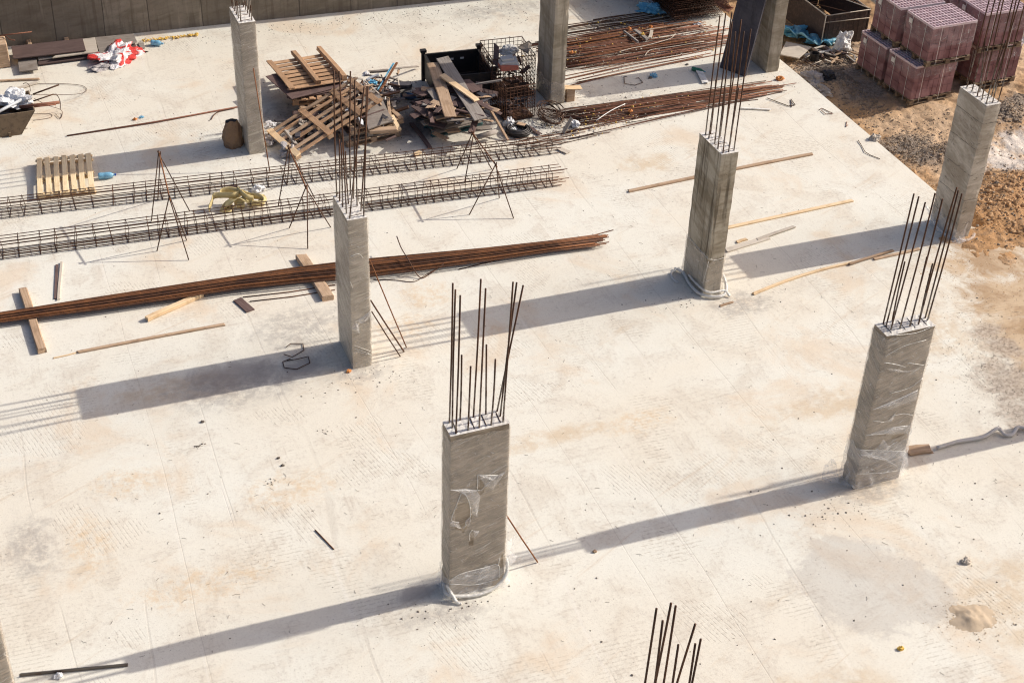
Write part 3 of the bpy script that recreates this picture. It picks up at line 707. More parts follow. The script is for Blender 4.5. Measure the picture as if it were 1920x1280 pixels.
tips = [(1231, 1140, 1209), (1242.6, 1163, 1227), (1258.4, 1130, 1230), (1267, 1135, 1243), (1272, 1207.7, 1261.5), (1303.7, 1169, 1277), (1303.7, 1206, 1290), (1314, 1197.4, 1300.7)]
r9 = []
for i, (tx, ty, bx) in enumerate(tips):
    by = 1400+(i % 3)*14; b_ = at(bx+(bx-tx)/(1280-ty)*(by-1280), by, HT); x0, x1, y0, y1 = box_of('C9')
    b_.x = min(max(b_.x, x0+.04), x1-.04); b_.y = min(max(b_.y, y0+.04), y1-.04)
    r9.append((b_, above(b_, tx, ty)))
c9 = column(*C['C9'], 'column below the picture, only its bar tips showing at the bottom edge', True, r9, 10)

# --- plastic film on the columns (paths run round the visible and hidden faces)
def wrap_path(k, e=0.0, full=True):
    x0, x1, y0, y1 = box_of(k); x0 -= e; x1 += e; y0 -= e; y1 += e
    return [(x0, y1), (x0, y0), (x1, y0), (x1, y1), (x0, y1)]
film_sheet('plastic_film', wrap_path('C2'), .35, 2.93, .006, c2, seed=3, amp=.007, nz=110,
           holes=[(.34+.17, 1.52, .12, .27), (.34+.44, 2.0, .05, .14), (.34+.31, 1.0, .035, .10), (.34+.78, .42, .03, .17)], ragged=.02)
film_sheet('film_skirt', wrap_path('C2', .01), .01, .40, .012, c2, M_film2, seed=5, amp=.03, nz=12, flare=.05, ragged=.09)
film_sheet('plastic_film', wrap_path('C1'), .02, 2.96, .006, c1, seed=7, amp=.008, nz=60, ragged=.02)
film_sheet('plastic_film', wrap_path('C4'), .5, 2.95, .006, c4, seed=9, amp=.014, nz=60, holes=[(.34+.6, .95, .12, .05), (.34+.3, 1.05, .08, .04)], ragged=.02)
film_sheet('film_skirt', wrap_path('C4', .012), .08, .85, .012, c4, M_film2, seed=11, amp=.035, nz=20, flare=.03, ragged=.12)
film_sheet('film_skirt', wrap_path('C3', .006), .02, .82, .008, c3, M_film, seed=13, amp=.012, nz=18, flare=.04, ragged=.12)
film_sheet('plastic_film', wrap_path('C6'), .1, 2.96, .006, c6, seed=15, amp=.006, nz=40, ragged=.03)
film_sheet('film_skirt', wrap_path('C7'), .05, .55, .008, c7, seed=17, amp=.01, nz=14, ragged=.05)
film_sheet('plastic_film', wrap_path('C0'), .1, 2.96, .006, c0, seed=19, amp=.012, nz=40, ragged=.03)
def shard(name, k, pts, parent, off=.02):
    """torn flap of film hanging from the front of a wrapped column: (u along front, z, push out)"""
    x0, x1, y0, y1 = box_of(k); mb = MB(); c = [sum(p[i] for p in pts)/len(pts) for i in range(3)]
    V_ = [(x0+p[0], y0-off-p[2], p[1]) for p in pts]; cc = (x0+c[0], y0-off-c[2]-.02, c[1]); n = len(V_)
    mb.add([cc]+V_, [(0, i+1, (i+1) % n+1) for i in range(n)]); return mb.build(name, M_film2, parent)
def zc(k, x, y):
    return {'C2': (x/4.2667+760, y/4.2667+840), 'C4': (x/3.368+1540, y/3.368+560), 'C1': (x*.28125+560, y*.28125+360), 'C3': (x*.3125+1160, y*.3125+200)}[k]
def flap(k, pts, parent, off=.016, puff=.05, seed=1):
    """torn pieces and pale glint shapes of film: outline on the column face, middle puffed out"""
    y0 = box_of(k)[2]; rn = random.Random(seed); V_ = [ony(y0-off-rn.uniform(0, .02), *zc(k, *p)) for p in pts]; n = len(V_)
    c = sum(V_, Vector())/n; c.y = y0-off-puff; mid = [v.lerp(c, .5)+Vector((0, -puff*rn.uniform(-.2, .5), 0)) for v in V_]; mb = MB()
    mb.add([c]+mid+V_, [(0, i+1, (i+1) % n+1) for i in range(n)]+[(i+1, n+i+1, n+(i+1) % n+1, (i+1) % n+1) for i in range(n)])
    return mb.build('flap_and_glint', M_film2, parent)
def rim(k, pts, parent, r=.006, off=.016, mat=None):  # pale tubes for torn film edges and for glints drawn on the film
    y0 = box_of(k)[2]; P = [ony(y0-off, *zc(k, *p)) for p in pts]; P = bez(P, 4) if len(P) > 2 else P
    mb = MB(); mb.tube(P, [r*(1+.6*mnoise.noise(Vector((i*.9, pts[0][0], 0)))) for i in range(len(P))], 5); return mb.build('film_crease_glint', mat or M_rope, parent, smooth=True)
for i, p in enumerate([[(455, 355), (575, 345), (600, 380), (575, 555), (530, 520), (510, 430), (480, 370)], [(582, 214), (660, 222), (745, 212), (812, 178), (760, 250), (700, 332), (640, 303)], [(540, 655), (592, 660), (550, 712)],
          [(355, 585), (425, 592), (450, 640), (400, 628), (358, 622)], [(485, 580), (520, 548), (525, 560), (500, 632), (484, 620)], [(480, 320), (575, 335), (575, 345), (440, 350), (362, 335)], [(352, 1060), (450, 1000), (630, 955), (745, 930), (752, 1030), (600, 1085), (420, 1090)]]):
    flap('C2', p, c2, seed=i, puff=.05 if i < 6 else .03)
for p in ([(445, 362), (410, 450), (370, 560), (385, 585), (430, 590)], [(460, 640), (482, 618), (486, 580), (520, 545), (515, 450), (480, 368), (445, 362)], [(580, 212), (576, 330)], [(576, 335), (606, 336), (640, 302), (735, 215)], [(362, 332), (590, 338)], [(580, 212), (740, 216)],
          [(352, 1060), (450, 1002), (630, 955), (742, 930), (752, 1035)], [(755, 878), (742, 930)], [(360, 1085), (560, 1090), (740, 1045)], [(535, 652), (512, 690), (516, 742)]):
    rim('C2', p, c2)
flap('C1', [(355, 900), (380, 868), (402, 880), (405, 942), (362, 925)], c1, puff=.08, seed=21); flap('C1', [(398, 850), (482, 790), (478, 830), (440, 868), (400, 882)], c1, seed=22)
for p in ([(345, 600), (360, 640)], [(362, 870), (440, 835), (482, 780)], [(372, 1022), (478, 1060)], [(372, 1042), (470, 1075)], [(345, 430), (400, 412), (430, 438)], [(372, 1060), (485, 1085)]): rim('C1', p, c1, .005)
for i, p in enumerate([[(340, 775), (400, 778), (470, 715), (455, 760), (390, 785)], [(285, 860), (450, 808), (560, 797), (545, 850), (400, 858)], [(250, 955), (530, 962), (545, 1040), (482, 1085), (380, 1010), (250, 990)], [(540, 840), (568, 760), (570, 830), (545, 900)], [(500, 960), (545, 975), (550, 1050), (495, 1130), (480, 1080)],
          [(420, 440), (540, 455), (640, 440), (540, 465), (430, 455)], [(320, 700), (460, 640), (610, 570), (600, 640), (440, 690)]]):
    flap('C4', p, c4, seed=30+i, puff=.045)  # pale flaps, some standing in for glints on the crumpled film
for p in ([(398, 403), (460, 412), (530, 430)], [(545, 405), (645, 418)], [(400, 365), (520, 300), (660, 260)], [(325, 700), (450, 650), (610, 578)], [(285, 860), (400, 850), (455, 815), (545, 800)], [(248, 955), (400, 958), (530, 962)], [(250, 985), (380, 1000), (480, 1060)], [(330, 770), (395, 778)], [(440, 232), (600, 215), (725, 165)],
          [(230, 1105), (360, 1100), (480, 1085)], [(450, 740), (520, 725), (575, 735)], [(430, 600), (560, 560), (640, 500)]): rim('C4', p, c4, .006)  # pale tubes laid where the crumpled film glints
rim('C3', [(540, 915), (590, 918), (635, 905)], c3, .005); rim('C3', [(505, 1060), (540, 930)], c3, .004)
x0, x1, y0, y1 = box_of('C3'); mb = MB(); mb.tube([onx(x0-.012, *zc('C3', *q)) for q in ((415, 775), (470, 840), (536, 912))], .005, 5); mb.build('film_crease_glint', M_rope, c3)
def rope(name, pts, r, parent, mat=None, seed=0, label=None, cat=None):
    rn = random.Random(seed); P = bez(pts, 8); rr = [r*(1+.45*mnoise.noise(Vector((i*.7, seed, 0)))) for i in range(len(P))]
    rr[0] *= .3; rr[-1] *= .3
    mb = MB(); mb.tube(P, rr, 8); o = mb.build(name, mat or M_rope, parent, M=None if parent else T(*P[0]), smooth=True)
    return tag(o, label, cat)
x0, x1, y0, y1 = box_of('C2')
rope('film_rope', [(x0-.02, y0+.2, .12), (x0-.04, y0-.03, .10), (x0+.2, y0-.10, .05), (x0+.45, y0-.13, .04), (x0+.72, y0-.10, .10), (x1+.03, y0-.03, .28), (x1+.03, y0+.1, .5)], .028, c2, seed=2)
rope('film_rope', [(x0-.03, y0+.05, .22), (x0+.02, y0-.08, .10), (x0+.06, y0-.16, .03), (x0+.12, y0-.2, .02)], .026, c2, seed=3)
film_sheet('film_tail', [(x1+.02, y0+.06), (x1+.10, y0+.10), (x1+.20, y0+.22)], .25, .75, 0, c2, M_film2, seed=23, amp=.05, nz=10)
x0, x1, y0, y1 = box_of('C3')
rope('film_rope', [(x0-.12, y1+.15, .03), (x0-.05, y1-.1, .06), (x0-.10, y0+.4, .05), (x0-.08, y0+.05, .05), (x0+.10, y0-.14, .05), (x1+.0, y0-.16, .05), (x1+.12, y0+.0, .14), (x1+.10, y0+.15, .3)], .032, c3, seed=4)
rope('film_rope', [(x0-.05, y1+.05, .08), (x0-.24, y1+.02, .03), (x0-.30, y1-.18, .015), (x0-.26, y1-.32, .015)], .024, c3, seed=5)
rope('film_rope', [(x0-.03, y0+.6, .12), (x0-.06, y0+.2, .16), (x0+.05, y0-.08, .12), (x1+.03, y0-.10, .1), (x1+.1, y0-.22, .02)], .024, c3, seed=6)
x0, x1, y0, y1 = box_of('C5')
rope('film_rope', [(x0-.10, y1+.1, .3), (x0-.06, y1-.1, .15), (x0-.09, y0+.45, .06), (x0-.06, y0+.1, .05), (x0+.14, y0-.10, .04), (x1+.02, y0-.08, .05), (x1+.16, y0+.04, .06)], .032, c5, M_film2, seed=7)
film_sheet('film_skirt', [(x0, y1), (x0, y0), (x0+.2, y0)], .01, .35, .02, c5, M_film2, seed=31, amp=.03, nz=9, flare=.08, ragged=.15)
x0, x1, y0, y1 = box_of('C4')
film_sheet('film_tail', [(x0-.32, y0+.42), (x0-.18, y0+.28), (x0-.04, y0+.1)], .01, .30, 0, c4, M_film2, seed=25, amp=.06, nz=12, ragged=.2)
for k, cc in (('C1', c1), ('C2', c2), ('C4', c4), ('C5', c5), ('C6', c6)):
    x0, x1, y0, y1 = box_of(k)

# ================================================================== THINGS ON THE FLOOR
Z = Vector((0, 0, 1))
# --- long bundle of bars on timbers
a0, a1 = Vector((-3.0, 23.52, .12)), Vector((11.42, 22.40, .10))
dn = (a1-a0).normalized(); sd_ = Vector((-dn.y, dn.x, 0))
G1 = 'long rusty bars of the bundle'
k = 0
for lay, cnt in ((0, 20), (1, 15), (2, 9), (3, 4)):
    for j in range(cnt):
        off = (j-(cnt-1)/2)*.034+rnd.uniform(-.006, .006); zz = .115+lay*.022+rnd.uniform(0, .004)
        e0 = rnd.uniform(-.3, .1); e1 = rnd.uniform(-.28, .05)
        pts = []
        for i in range(13):
            q = i/12; p = a0.lerp(a1, q); p.y = float(np.interp(p.x, [-3, 0, 2.3, 4.6, 6, 6.8, 8.8, 11.4], [23.62, 23.44, 23.29, 23.16, 22.98, 22.86, 22.62, 22.38])); spread = 1+.25*math.sin(q*3.1+j*.4)*(.4)+(.35 if i == 12 else 0)
            taper = float(np.interp(p.x, [-3, 0, 2.3, 4.6, 6, 6.8, 8.8, 11.4], [.40, .42, .60, .62, .88, .92, .70, .44]))
            sag = -.035*math.sin(min(1, max(0, (q-.72)/.28))*math.pi/2)*1.0
            pts.append(p+sd_*(off*spread*taper+.012*mnoise.noise(Vector((q*4, j*1.7, lay))))+Z*(zz-p.z+sag+.006*mnoise.noise(Vector((q*5, j, lay*3)))))
        pts[0] = pts[0]-dn*e0*.5; pts[-1] = pts[-1]+dn*e1
        rod('rebar_rod', pts, .0105, M_bundle if rnd.random() < .66 else M_rust2, None,
            'long rusty bar in the dark bundle lying across the floor', 'rebar', G1, n=6); k += 1
# bars lying loose along the foot of the bundle
for (p, q, l_) in [((455, 557), (628, 534), 'thin dark bar lying on the floor just in front of the long bundle'), ((468, 565), (628, 543), 'short dark bar beside the timber block in front of the bundle'), ((860, 505), (1150, 431), 'single bar reaching past the right end of the bundle')]:
    rod('rebar_rod', [at(*p, .012), at((p[0]+q[0])/2, (p[1]+q[1])/2+2, .012), at(*q, .012)], .009, M_bundle, None, l_, 'rebar')
# timbers under the bundle
A = at(50, 549, .0); B = at(70, 661, .0)
plank('timber_beam', (.52, 24.30, 0), (.60, 22.28, 0), .15, .10, M_old, None, 'pale square timber lying under the left part of the bundle', 'timber', rough=True)
plank('timber_beam', (5.62, 23.75, 0), (5.72, 22.22, 0), .22, .10, M_old, None, 'short thick timber block under the bundle beside the wrapped column', 'timber', rough=True)
# planks and laths
def pl(p, q, wd, th, mat, label, cat='plank', zz=0.0, **kw):
    return plank(kw.pop('name', 'wooden_plank'), at(*p, zz), at(*q, zz), wd, th, mat, None, label, cat, **kw)
pl((1178, 360), (1524, 290), .085, .035, M_old, 'long lath passing behind the streaky column', rough=True, bend=.03)
pl((1350, 431), (1598, 377), .085, .03, M_new, 'straight pale lath to the right of the streaky column')
pl((1361, 471), (1440, 446), .13, .03, M_ply, 'broad pale splintered board end beside the streaky column', rough=True)
pl((1420, 450), (1488, 426), .07, .03, M_ply, 'narrow pale tip of the splintered board', rough=True, zz=.01)
pl((1381, 455), (1400, 449), .07, .03, M_new, 'tiny offcut above the splintered board', rough=True, name='wood_offcut', cat='offcut')
pl((1412, 552), (1600, 493), .06, .035, M_new, 'long bowed lath with its tip in the shadow of the bare column', bend=.08, rough=True)
pl((1592, 496), (1674, 470), .055, .03, M_old, 'dark end piece of lath lying in the column shadow', rough=True, zz=.02)
pl((1640, 487), (1722, 468), .07, .03, M_old, 'brown lath running on behind the starter bars of the right column', rough=True)
pl((146, 661), (420, 609), .065, .03, M_old, 'long thin batten with a broken left end below the bundle', rough=True)
pl((100, 672), (150, 660), .03, .015, M_new, 'thin splinter broken off the long batten', 'splinter', rough=True, name='wood_splinter')
pl((277, 601), (379, 555), .10, .09, M_new, 'pale square timber with a split right end below the bundle', 'timber', rough=True, name='timber_beam')
pl((445, 562), (470, 584), .17, .025, M_brown, 'small dark brown board below the bundle', 'board', name='board_offcut')
pl((107, 497), (104, 561), .05, .02, M_brown, 'dark upright edge strip left of the pale lath above the bundle', 'strip', name='wood_strip')
pl((115, 494), (110, 563), .05, .03, M_ply, 'short pale lath pointing at the bundle', rough=True)
pl((1700, 848), (1744, 843), .20, .06, M_old, 'short brown board end beside the foot of the right wrapped column', 'board', rough=True, name='board_offcut')
pl((1300, 556), (1374, 573), .04, .02, M_old, 'tiny wood chip below the foot of the streaky column', 'offcut', rough=True, name='wood_offcut') if False else pl((1350, 574), (1374, 567), .05, .02, M_old, 'tiny wood chip below the foot of the streaky column', 'offcut', rough=True, name='wood_offcut')
# steel angle bottom left
A, B = at(38, 1265), at(240, 1246)
mb = MB(); Mf = frame(A, B); L = (B-A).length
mb.box((L/2, 0, .008), (L, .055, .005)); mb.box((L/2, -.027, .03), (L, .005, .05))
for q in (.12, .32, .52, .78): mb.box((L*q, .004, .0115), (.09 if q != .52 else .05, .022, .003), mi=1)
o = mb.build('steel_angle', [mat_plain('dull_steel', (.16, .14, .12), .5, .5, .6, (.10, .06, .04)), M_black], None, M=Mf, local=True); tag(o, 'slotted steel angle lying near the lower left column', 'steel bar')
# pale strap on the right
def ribbon(name, pts, wd, th, mat, label, cat, group=None, stand=False, parent=None, twist=0):
    P = bez(pts, 6); mb = MB(); n = len(P)
    for i, p in enumerate(P):
        t = (P[min(i+1, n-1)]-P[max(i-1, 0)]).normalized(); s = t.cross(Z)
        s = s.normalized() if s.length > .05 else Vector((1, 0, 0)); ang = twist*math.sin(i*.5); s2 = s*math.cos(ang)+Z*math.sin(ang)
        if stand: s2 = Z
        nn = s2.cross(t).normalized()
        for a_, b_ in ((-1, -1), (1, -1), (1, 1), (-1, 1)): mb.v.append(tuple(p+s2*a_*wd/2+nn*b_*th/2+(Z*wd/2 if stand else Z*th)))
    for i in range(n-1):
        for j in range(4): mb.f.append((i*4+j, i*4+(j+1) % 4, (i+1)*4+(j+1) % 4, (i+1)*4+j)); mb.mi.append(0)
    mb.f += [(3, 2, 1, 0), tuple((n-1)*4+j for j in range(4))]; mb.mi += [0, 0]
    o = mb.build(name, mat, parent, M=None if parent else T(*P[0]), smooth=True)
    return tag(o, label, cat, group)
M_cream = mat_plain('cream_webbing', (.62, .57, .50), .8, 0, .4, (.4, .36, .3), 8)
ribbon('lifting_strap', [at(1756, 842, .01), at(1795, 830, .01), at(1840, 822, .02), at(1868, 806, .05), at(1874, 807, .04), at(1884, 817, .01), at(1898, 816, .01), at(1908, 803, .03), at(1930, 806, .02), at(1960, 800, .01)], .06, .03, M_cream,
       'cream strap snaking along the thin shadow at the right edge', 'strap', twist=.3)
# small single bars
rod('rebar_rod', [at(591, 993, .01), at(626, 1029, .01)], .010, M_rust2, None, 'short dark bar alone on the open floor left of the front column', 'rebar')
rod('rebar_rod', [at(125, 255, .012), at(290, 229, .03), at(450, 200, .012)], .018, M_red, None, 'long thin rusty bar lying left of the grey lined column', 'rebar')
rod('rebar_rod', bez([at(396, 224, .012), at(402, 215, .02), at(412, 209, .02), at(440, 203, .02)], 4), .012, M_cage, None, 'short hooked bar beside the shadow left of the lined column', 'rebar')
# bars leaning on columns
def lean(p_top, p_foot, k, label, r=.012, mat=M_rust2, face='x1', e=.02):
    x0, x1, y0, y1 = box_of(k)
    A = onx(x1+e, *p_top) if face == 'x1' else above(Vector((x0, y0-e, 0)), *p_top)
    B = at(*p_foot, .01); rod('leaning_rebar', [A, A.lerp(B, .5)-Z*.01, B], r, mat, None, label, 'rebar')
lean((693.6, 488), (762, 651), 'C1', 'orange bar leaning on the middle column, the longest of its three')
lean((695, 563), (757.5, 659), 'C1', 'thick dark bar leaning on the middle column between its two neighbours', mat=M_rebar, r=.015)
lean((697, 584), (750.5, 668), 'C1', 'lowest thin dark bar leaning on the middle column', mat=M_rebar)
lean((948, 963), (1008, 1053), 'C2', 'short rusty bar leaning on the right side of the front column')
x0, x1, y0, y1 = box_of('C6')
B = at(506, 322, .01); A = above(Vector((x0+.2, y0-.03, 0)), 475, 128)
rod('leaning_rebar', [A, A.lerp(B, .5)-Z*.03, B], .012, M_rust2, None, 'long bar leaning against the front of the grey lined column', 'rebar')
# stirrups
def stirrup(pts, label, r=.0075, zz=.012, mat=M_rebar):
    P = [at(*p, zz+rnd.uniform(0, .01)) for p in pts]; Q = [P[0]]
    for i in range(1, len(P)-1):
        Q += [P[i].lerp(P[i-1], .12), P[i], P[i].lerp(P[i+1], .12)]
    Q.append(P[-1]); return rod('bent_stirrup', Q, r, mat, None, label, 'stirrup')
stirrup([(537, 650), (545, 644), (568, 644), (570, 656), (548, 669), (532, 664)], 'upper of two bent stirrups in the shadow left of the middle column')
stirrup([(538, 676), (556, 673), (578, 668), (581, 680), (556, 692), (533, 689), (530, 678), (545, 672)], 'lower of two bent stirrups in the shadow left of the middle column')
stirrup([(1176, 144), (1170, 143), (1171, 157), (1190, 160), (1205, 155), (1198, 146), (1192, 147)], 'bent stirrup lying in the wide shadow at the top of the floor', zz=.012)
stirrup([(1438, 184), (1478, 199), (1491, 197), (1483, 186), (1484, 201)], 'bent bar with a small loop right of the second loose bar pile', .009)
stirrup([(1540, 207), (1548, 214), (1562, 213), (1553, 209), (1541, 203), (1536, 206)], 'small pale wire loop near the edge of the floor', .008, mat=M_red)
stirrup([(1588, 228), (1586, 238), (1590, 234)], 'tiny wire hook on the edge of the floor', .008, mat=M_red)
stirrup([(1609, 263), (1616, 274), (1622, 285), (1632, 291), (1650, 298)], 'thin bent wire beside the sandy patch near the floor edge', .008, mat=M_cage)
# bent wire near the bundle
rod('bent_wire', bez([at(744, 443, .35), at(752, 464, .32), at(765, 486, .26), at(780, 512, .08), at(790, 521, .015), at(800, 517, .02), at(830, 496, .12), at(836, 492, .1)], 5), .011, M_cage, None, 'long kinked wire standing across the bundle right of the middle column', 'wire')
rod('bent_wire', bez([at(700, 524, .01), at(740, 525, .01), at(776, 528, .01), at(800, 514, .015), at(826, 500, .06)], 5), .007, M_cage, None, 'thin wire lying under the kinked wire by the bundle', 'wire')

# --- trestles of bars
def trestle(ends, ridge, label):
    t = empty('rebar_trestle', (sum((Vector(q) for e in ends for q in e), Vector())/sum(len(e) for e in ends)), label, 'trestle', 'bar trestles between the cages')
    A, B = [Vector(p) for p in ridge]
    rod('ridge_bar', [A, B], .014, M_rust2, t)
    for P0, fs in ((A, ends[0]), (B, ends[1])):
        c = (B-A).normalized()*(.08 if P0 is A else -.08)
        for i, f in enumerate(fs):
            f = Vector(f)+Z*.008; top = P0+c+Z*-.02; ex = (top-f).normalized()*.09
            rod('leg', [f, top+ex+Vector(((-.02, .02, 0)[i % 3], 0, 0))], .0115, M_rebar if i != 1 else M_cage, t)
def ridge_pt(feet, px):
    c = sum((Vector(f) for f in feet), Vector())/len(feet); return above(c, *px)
for (f1, f2, rp, lab) in [(((284, 415), (296, 375), (355.5, 396)), ((294.5, 471), (350, 451), (354, 488)), ((297.5, 284), (319, 376)), 'left bar trestle straddling the two cages near the new pallet'),
                     (((521.6, 387.5), (539, 344), (590, 372)), ((542.5, 428), (577, 467), (620, 426.5)), ((540, 274), (576, 356)), 'middle bar trestle beside the wrapped middle column'),
                     (((856.6, 317), (871, 344), (922, 318)), ((880, 403), (936, 372), (963, 410)), ((884, 247), (932, 313)), 'right bar trestle in front of the board heap')]:
    F1 = [at(*q) for q in f1]; F2 = [at(*q) for q in f2]
    trestle((F1, F2), (ridge_pt(F1, rp[0]), ridge_pt(F2, rp[1])), lab)

# --- long reinforcement cages
def cage(p0, p1, wd, ht, z0, label, dens, nlong=(3, 3), r=.0085, extra=0):
    A, B = Vector((*p0, z0)), Vector((*p1, z0)); d = (B-A).normalized(); s = Vector((-d.y, d.x, 0)); L = (B-A).length
    c = empty('rebar_cage', A.lerp(B, .5), label, 'rebar cage')
    rows = []
    for j in range(nlong[0]): rows.append((wd*j/(nlong[0]-1), 0))
    for j in range(nlong[0]): rows.append((wd*j/(nlong[0]-1), ht))
    rows += [(0, ht*.5), (wd, ht*.5)]
    for e in range(extra): rows.append((wd*(e+.5)/extra, rnd.uniform(.0, ht*.6)))
    for j, (u, v) in enumerate(rows):
        pts = [A.lerp(B, q/10)+s*(u+.01*mnoise.noise(Vector((q*.7, j*2.3, 1))))+Z*(v+.008*mnoise.noise(Vector((q*.6, j*3.3, 4)))) for q in range(11)]
        pts[0] = pts[0]-d*rnd.uniform(0, .2); pts[-1] = pts[-1]+d*rnd.uniform(-.12, .2)
        rod('long_bar', pts, r, M_cage if (v > 0 or rnd.random() < .4) else M_rebar, c, n=5)
    mb = MB(); e = .012
    mb.tube([(0, -e, -e), (0, wd+e, -e), (0, wd+e, ht+e), (0, -e, ht+e), (0, -e, -e)], .0062, 5)
    mb.tube([(0, -e, ht+e), (.02, .05, ht-.05)], .0062, 5)
    me = mb.mesh('stirrup', M_rebar, True); me2 = me.copy(); me2.materials[0] = M_cage
    x = .15; Mb = Matrix((d, s, Z)).transposed().to_4x4()
    while x < L-.05:
        M = T(*(A+d*x)) @ Mb @ Matrix.Rotation(rnd.uniform(-.10, .10), 4, 'Z') @ Matrix.Rotation(rnd.uniform(-.16, .16), 4, 'Y')
        meshobj('stirrup', me if rnd.random() < .6 else me2, M, c); x += dens(x/L)*rnd.uniform(.75, 1.25)
    return c
cage((-2.0, 27.28), (12.0, 26.00), .36, .24, .02, 'upper of the two long rusty cages, passing under the new pallet', lambda q: .33 if q < .55 else .20, (4, 3))
cage((-2.0, 25.72), (11.50, 24.70), .34, .30, .02, 'lower of the two long rusty cages, nearer the bar bundle', lambda q: .34 if q < .35 else .19, (4, 3), extra=3)

# --- pallets
def pallet(M, label=None, group=None, mat=None, W=1.2, D=.8, nb=7, parent=None, name='wooden_pallet', seed=0):
    """boards run along local y; origin at the middle of the underside"""
    mat = mat or M_pallet; rn = random.Random(seed)
    p = bpy.data.objects.new(name, None); p.empty_display_size = .2; reg(p, M, parent); tag(p, label, 'pallet' if label else None, group)
    def pb(nm, a, b, wd, th, lvl=.0):
        me = plank_mesh((Vector(b)-Vector(a)).length, wd, th, mat, rn.randint(0, 999), True, name=nm); meshobj(nm, me, M @ frame(a, b), p)
    for i in range(nb):
        x = -W/2+.06+(W-.12)*i/(nb-1); pb('deck_board', (x, -D/2, .124), (x+rn.uniform(-.006, .006), D/2, .124), .105, .022)
    for y in (-D/2+.05, 0, D/2-.05):
        pb('cross_board', (-W/2, y, .101), (W/2, y, .101), .095, .022)
        pb('skid', (-W/2, y, 0), (W/2, y, 0), .095, .022)
        for x in (-W/2+.07, 0, W/2-.07):
            mb = MB(); mb.box((x, y, .062), (.13, .095, .078)); mb.build('block', mat, p, M=M, local=True)
    return p
# new pallet left: corners (1.31,27.52) (2.37,27.32) / (1.49,29.08) (2.52,28.97)
cpt = Vector((1.85, 28.22, 0))
pallet(T(*cpt) @ RZ(R(-6.5)), 'clean yellow pallet half in shadow beside a blue bottle', mat=M_newpal, W=1.12, D=1.5, nb=7, seed=3)
# yellow lifting straps heap
cc = at(440, 378, 0); e = empty('webbing_heap', cc, 'tangled heap of yellowish lifting straps between the two cages', 'straps')
def loc(px, py, z): return at(px, py, z)
for i, L_ in enumerate([[(392, 397, .02), (398, 383, .12), (404, 372, .2), (440, 371, .22), (452, 368, .15), (430, 380, .1)],
              [(415, 398, .02), (420, 388, .1), (436, 377, .2), (452, 373, .22), (470, 381, .1), (468, 388, .04)],
              [(414, 372, .15), (416, 364, .2), (432, 361, .22), (450, 365, .2), (470, 372, .15), (488, 374, .16), (495, 380, .1), (492, 387, .05), (470, 386, .05)],
              [(470, 380, .12), (486, 379, .14), (494, 376, .12), (490, 370, .15), (472, 369, .16)],
              [(440, 388, .02), (448, 383, .1), (458, 385, .08), (456, 391, .02), (444, 390, .02)],
              [(432, 384, .06), (424, 391, .05), (430, 395, .01), (438, 388, .03)],
              [(446, 360, .22), (452, 366, .24), (462, 374, .2), (476, 378, .14)]]):
    ribbon('webbing_band', [loc(*p) for p in L_], .13, .014, M_strap, None, None, stand=(i % 2 == 0), parent=e, twist=.7)
o = tag(plank('board_offcut', at(428, 357, .05), at(446, 352, .05), .14, .05, M_brown, None, rough=True), 'dark red brown scrap behind the yellow straps', 'offcut')

# --- bottles
def bottle(p, ang, L, r, mat, label, capm=None):
    M = T(*p) @ RZ(ang) @ Matrix.Rotation(math.pi/2, 4, 'Y'); t = bpy.data.objects.new('plastic_bottle', None); reg(t, T(*p)); tag(t, label, 'bottle')
    prof = [(0, .6), (.02, .95), (.1, 1), (.28, .96), (.34, .9), (.4, 1), (.62, 1), (.72, .85), (.82, .5), (.88, .32), (.93, .3)]
    mb = MB(); n = 12
    for (q, k) in prof:
        for j in range(n): mb.v.append((k*r*math.cos(j*6.283/n), k*r*math.sin(j*6.283/n), q*L))
    for i in range(len(prof)-1):
        for j in range(n): mb.f.append((i*n+j, i*n+(j+1) % n, (i+1)*n+(j+1) % n, (i+1)*n+j)); mb.mi.append(0)
    mb.f.append(tuple(range(n))[::-1]); mb.mi.append(0)
    mb.v = [tuple(M @ Vector(v)+Z*r) for v in mb.v]; mb.build('bottle_body', mat, t, smooth=True)
    mb = MB(); mb.tube([(0, 0, L*.92), (0, 0, L)], r*.36, 10); mb.v = [tuple(M @ Vector(v)+Z*r) for v in mb.v]; mb.build('cap', capm or M_bottle, t)
    return t
M_label = mat_plain('white_blue_label', (.65, .74, .82), .4)
bottle(at(185, 336), R(-8), .36, .07, M_bottle, 'big pale blue bottle beside the clean pallet', mat_plain('blue_cap', (.02, .08, .4), .4))
bottle(at(284, 85), R(-30), .30, .07, M_bottle, 'pale blue bottle lying near the wall beside the red bag')
bottle(at(1297, 132), R(-50), .35, .05, M_greenb, 'dark green bottle in the wide shadow near the far column')
bottle(at(752, 183), R(-40), .42, .08, mat_plain('deep_blue_plastic', (.03, .10, .22), .35), 'deep blue bottle in the shade between the two heaps')
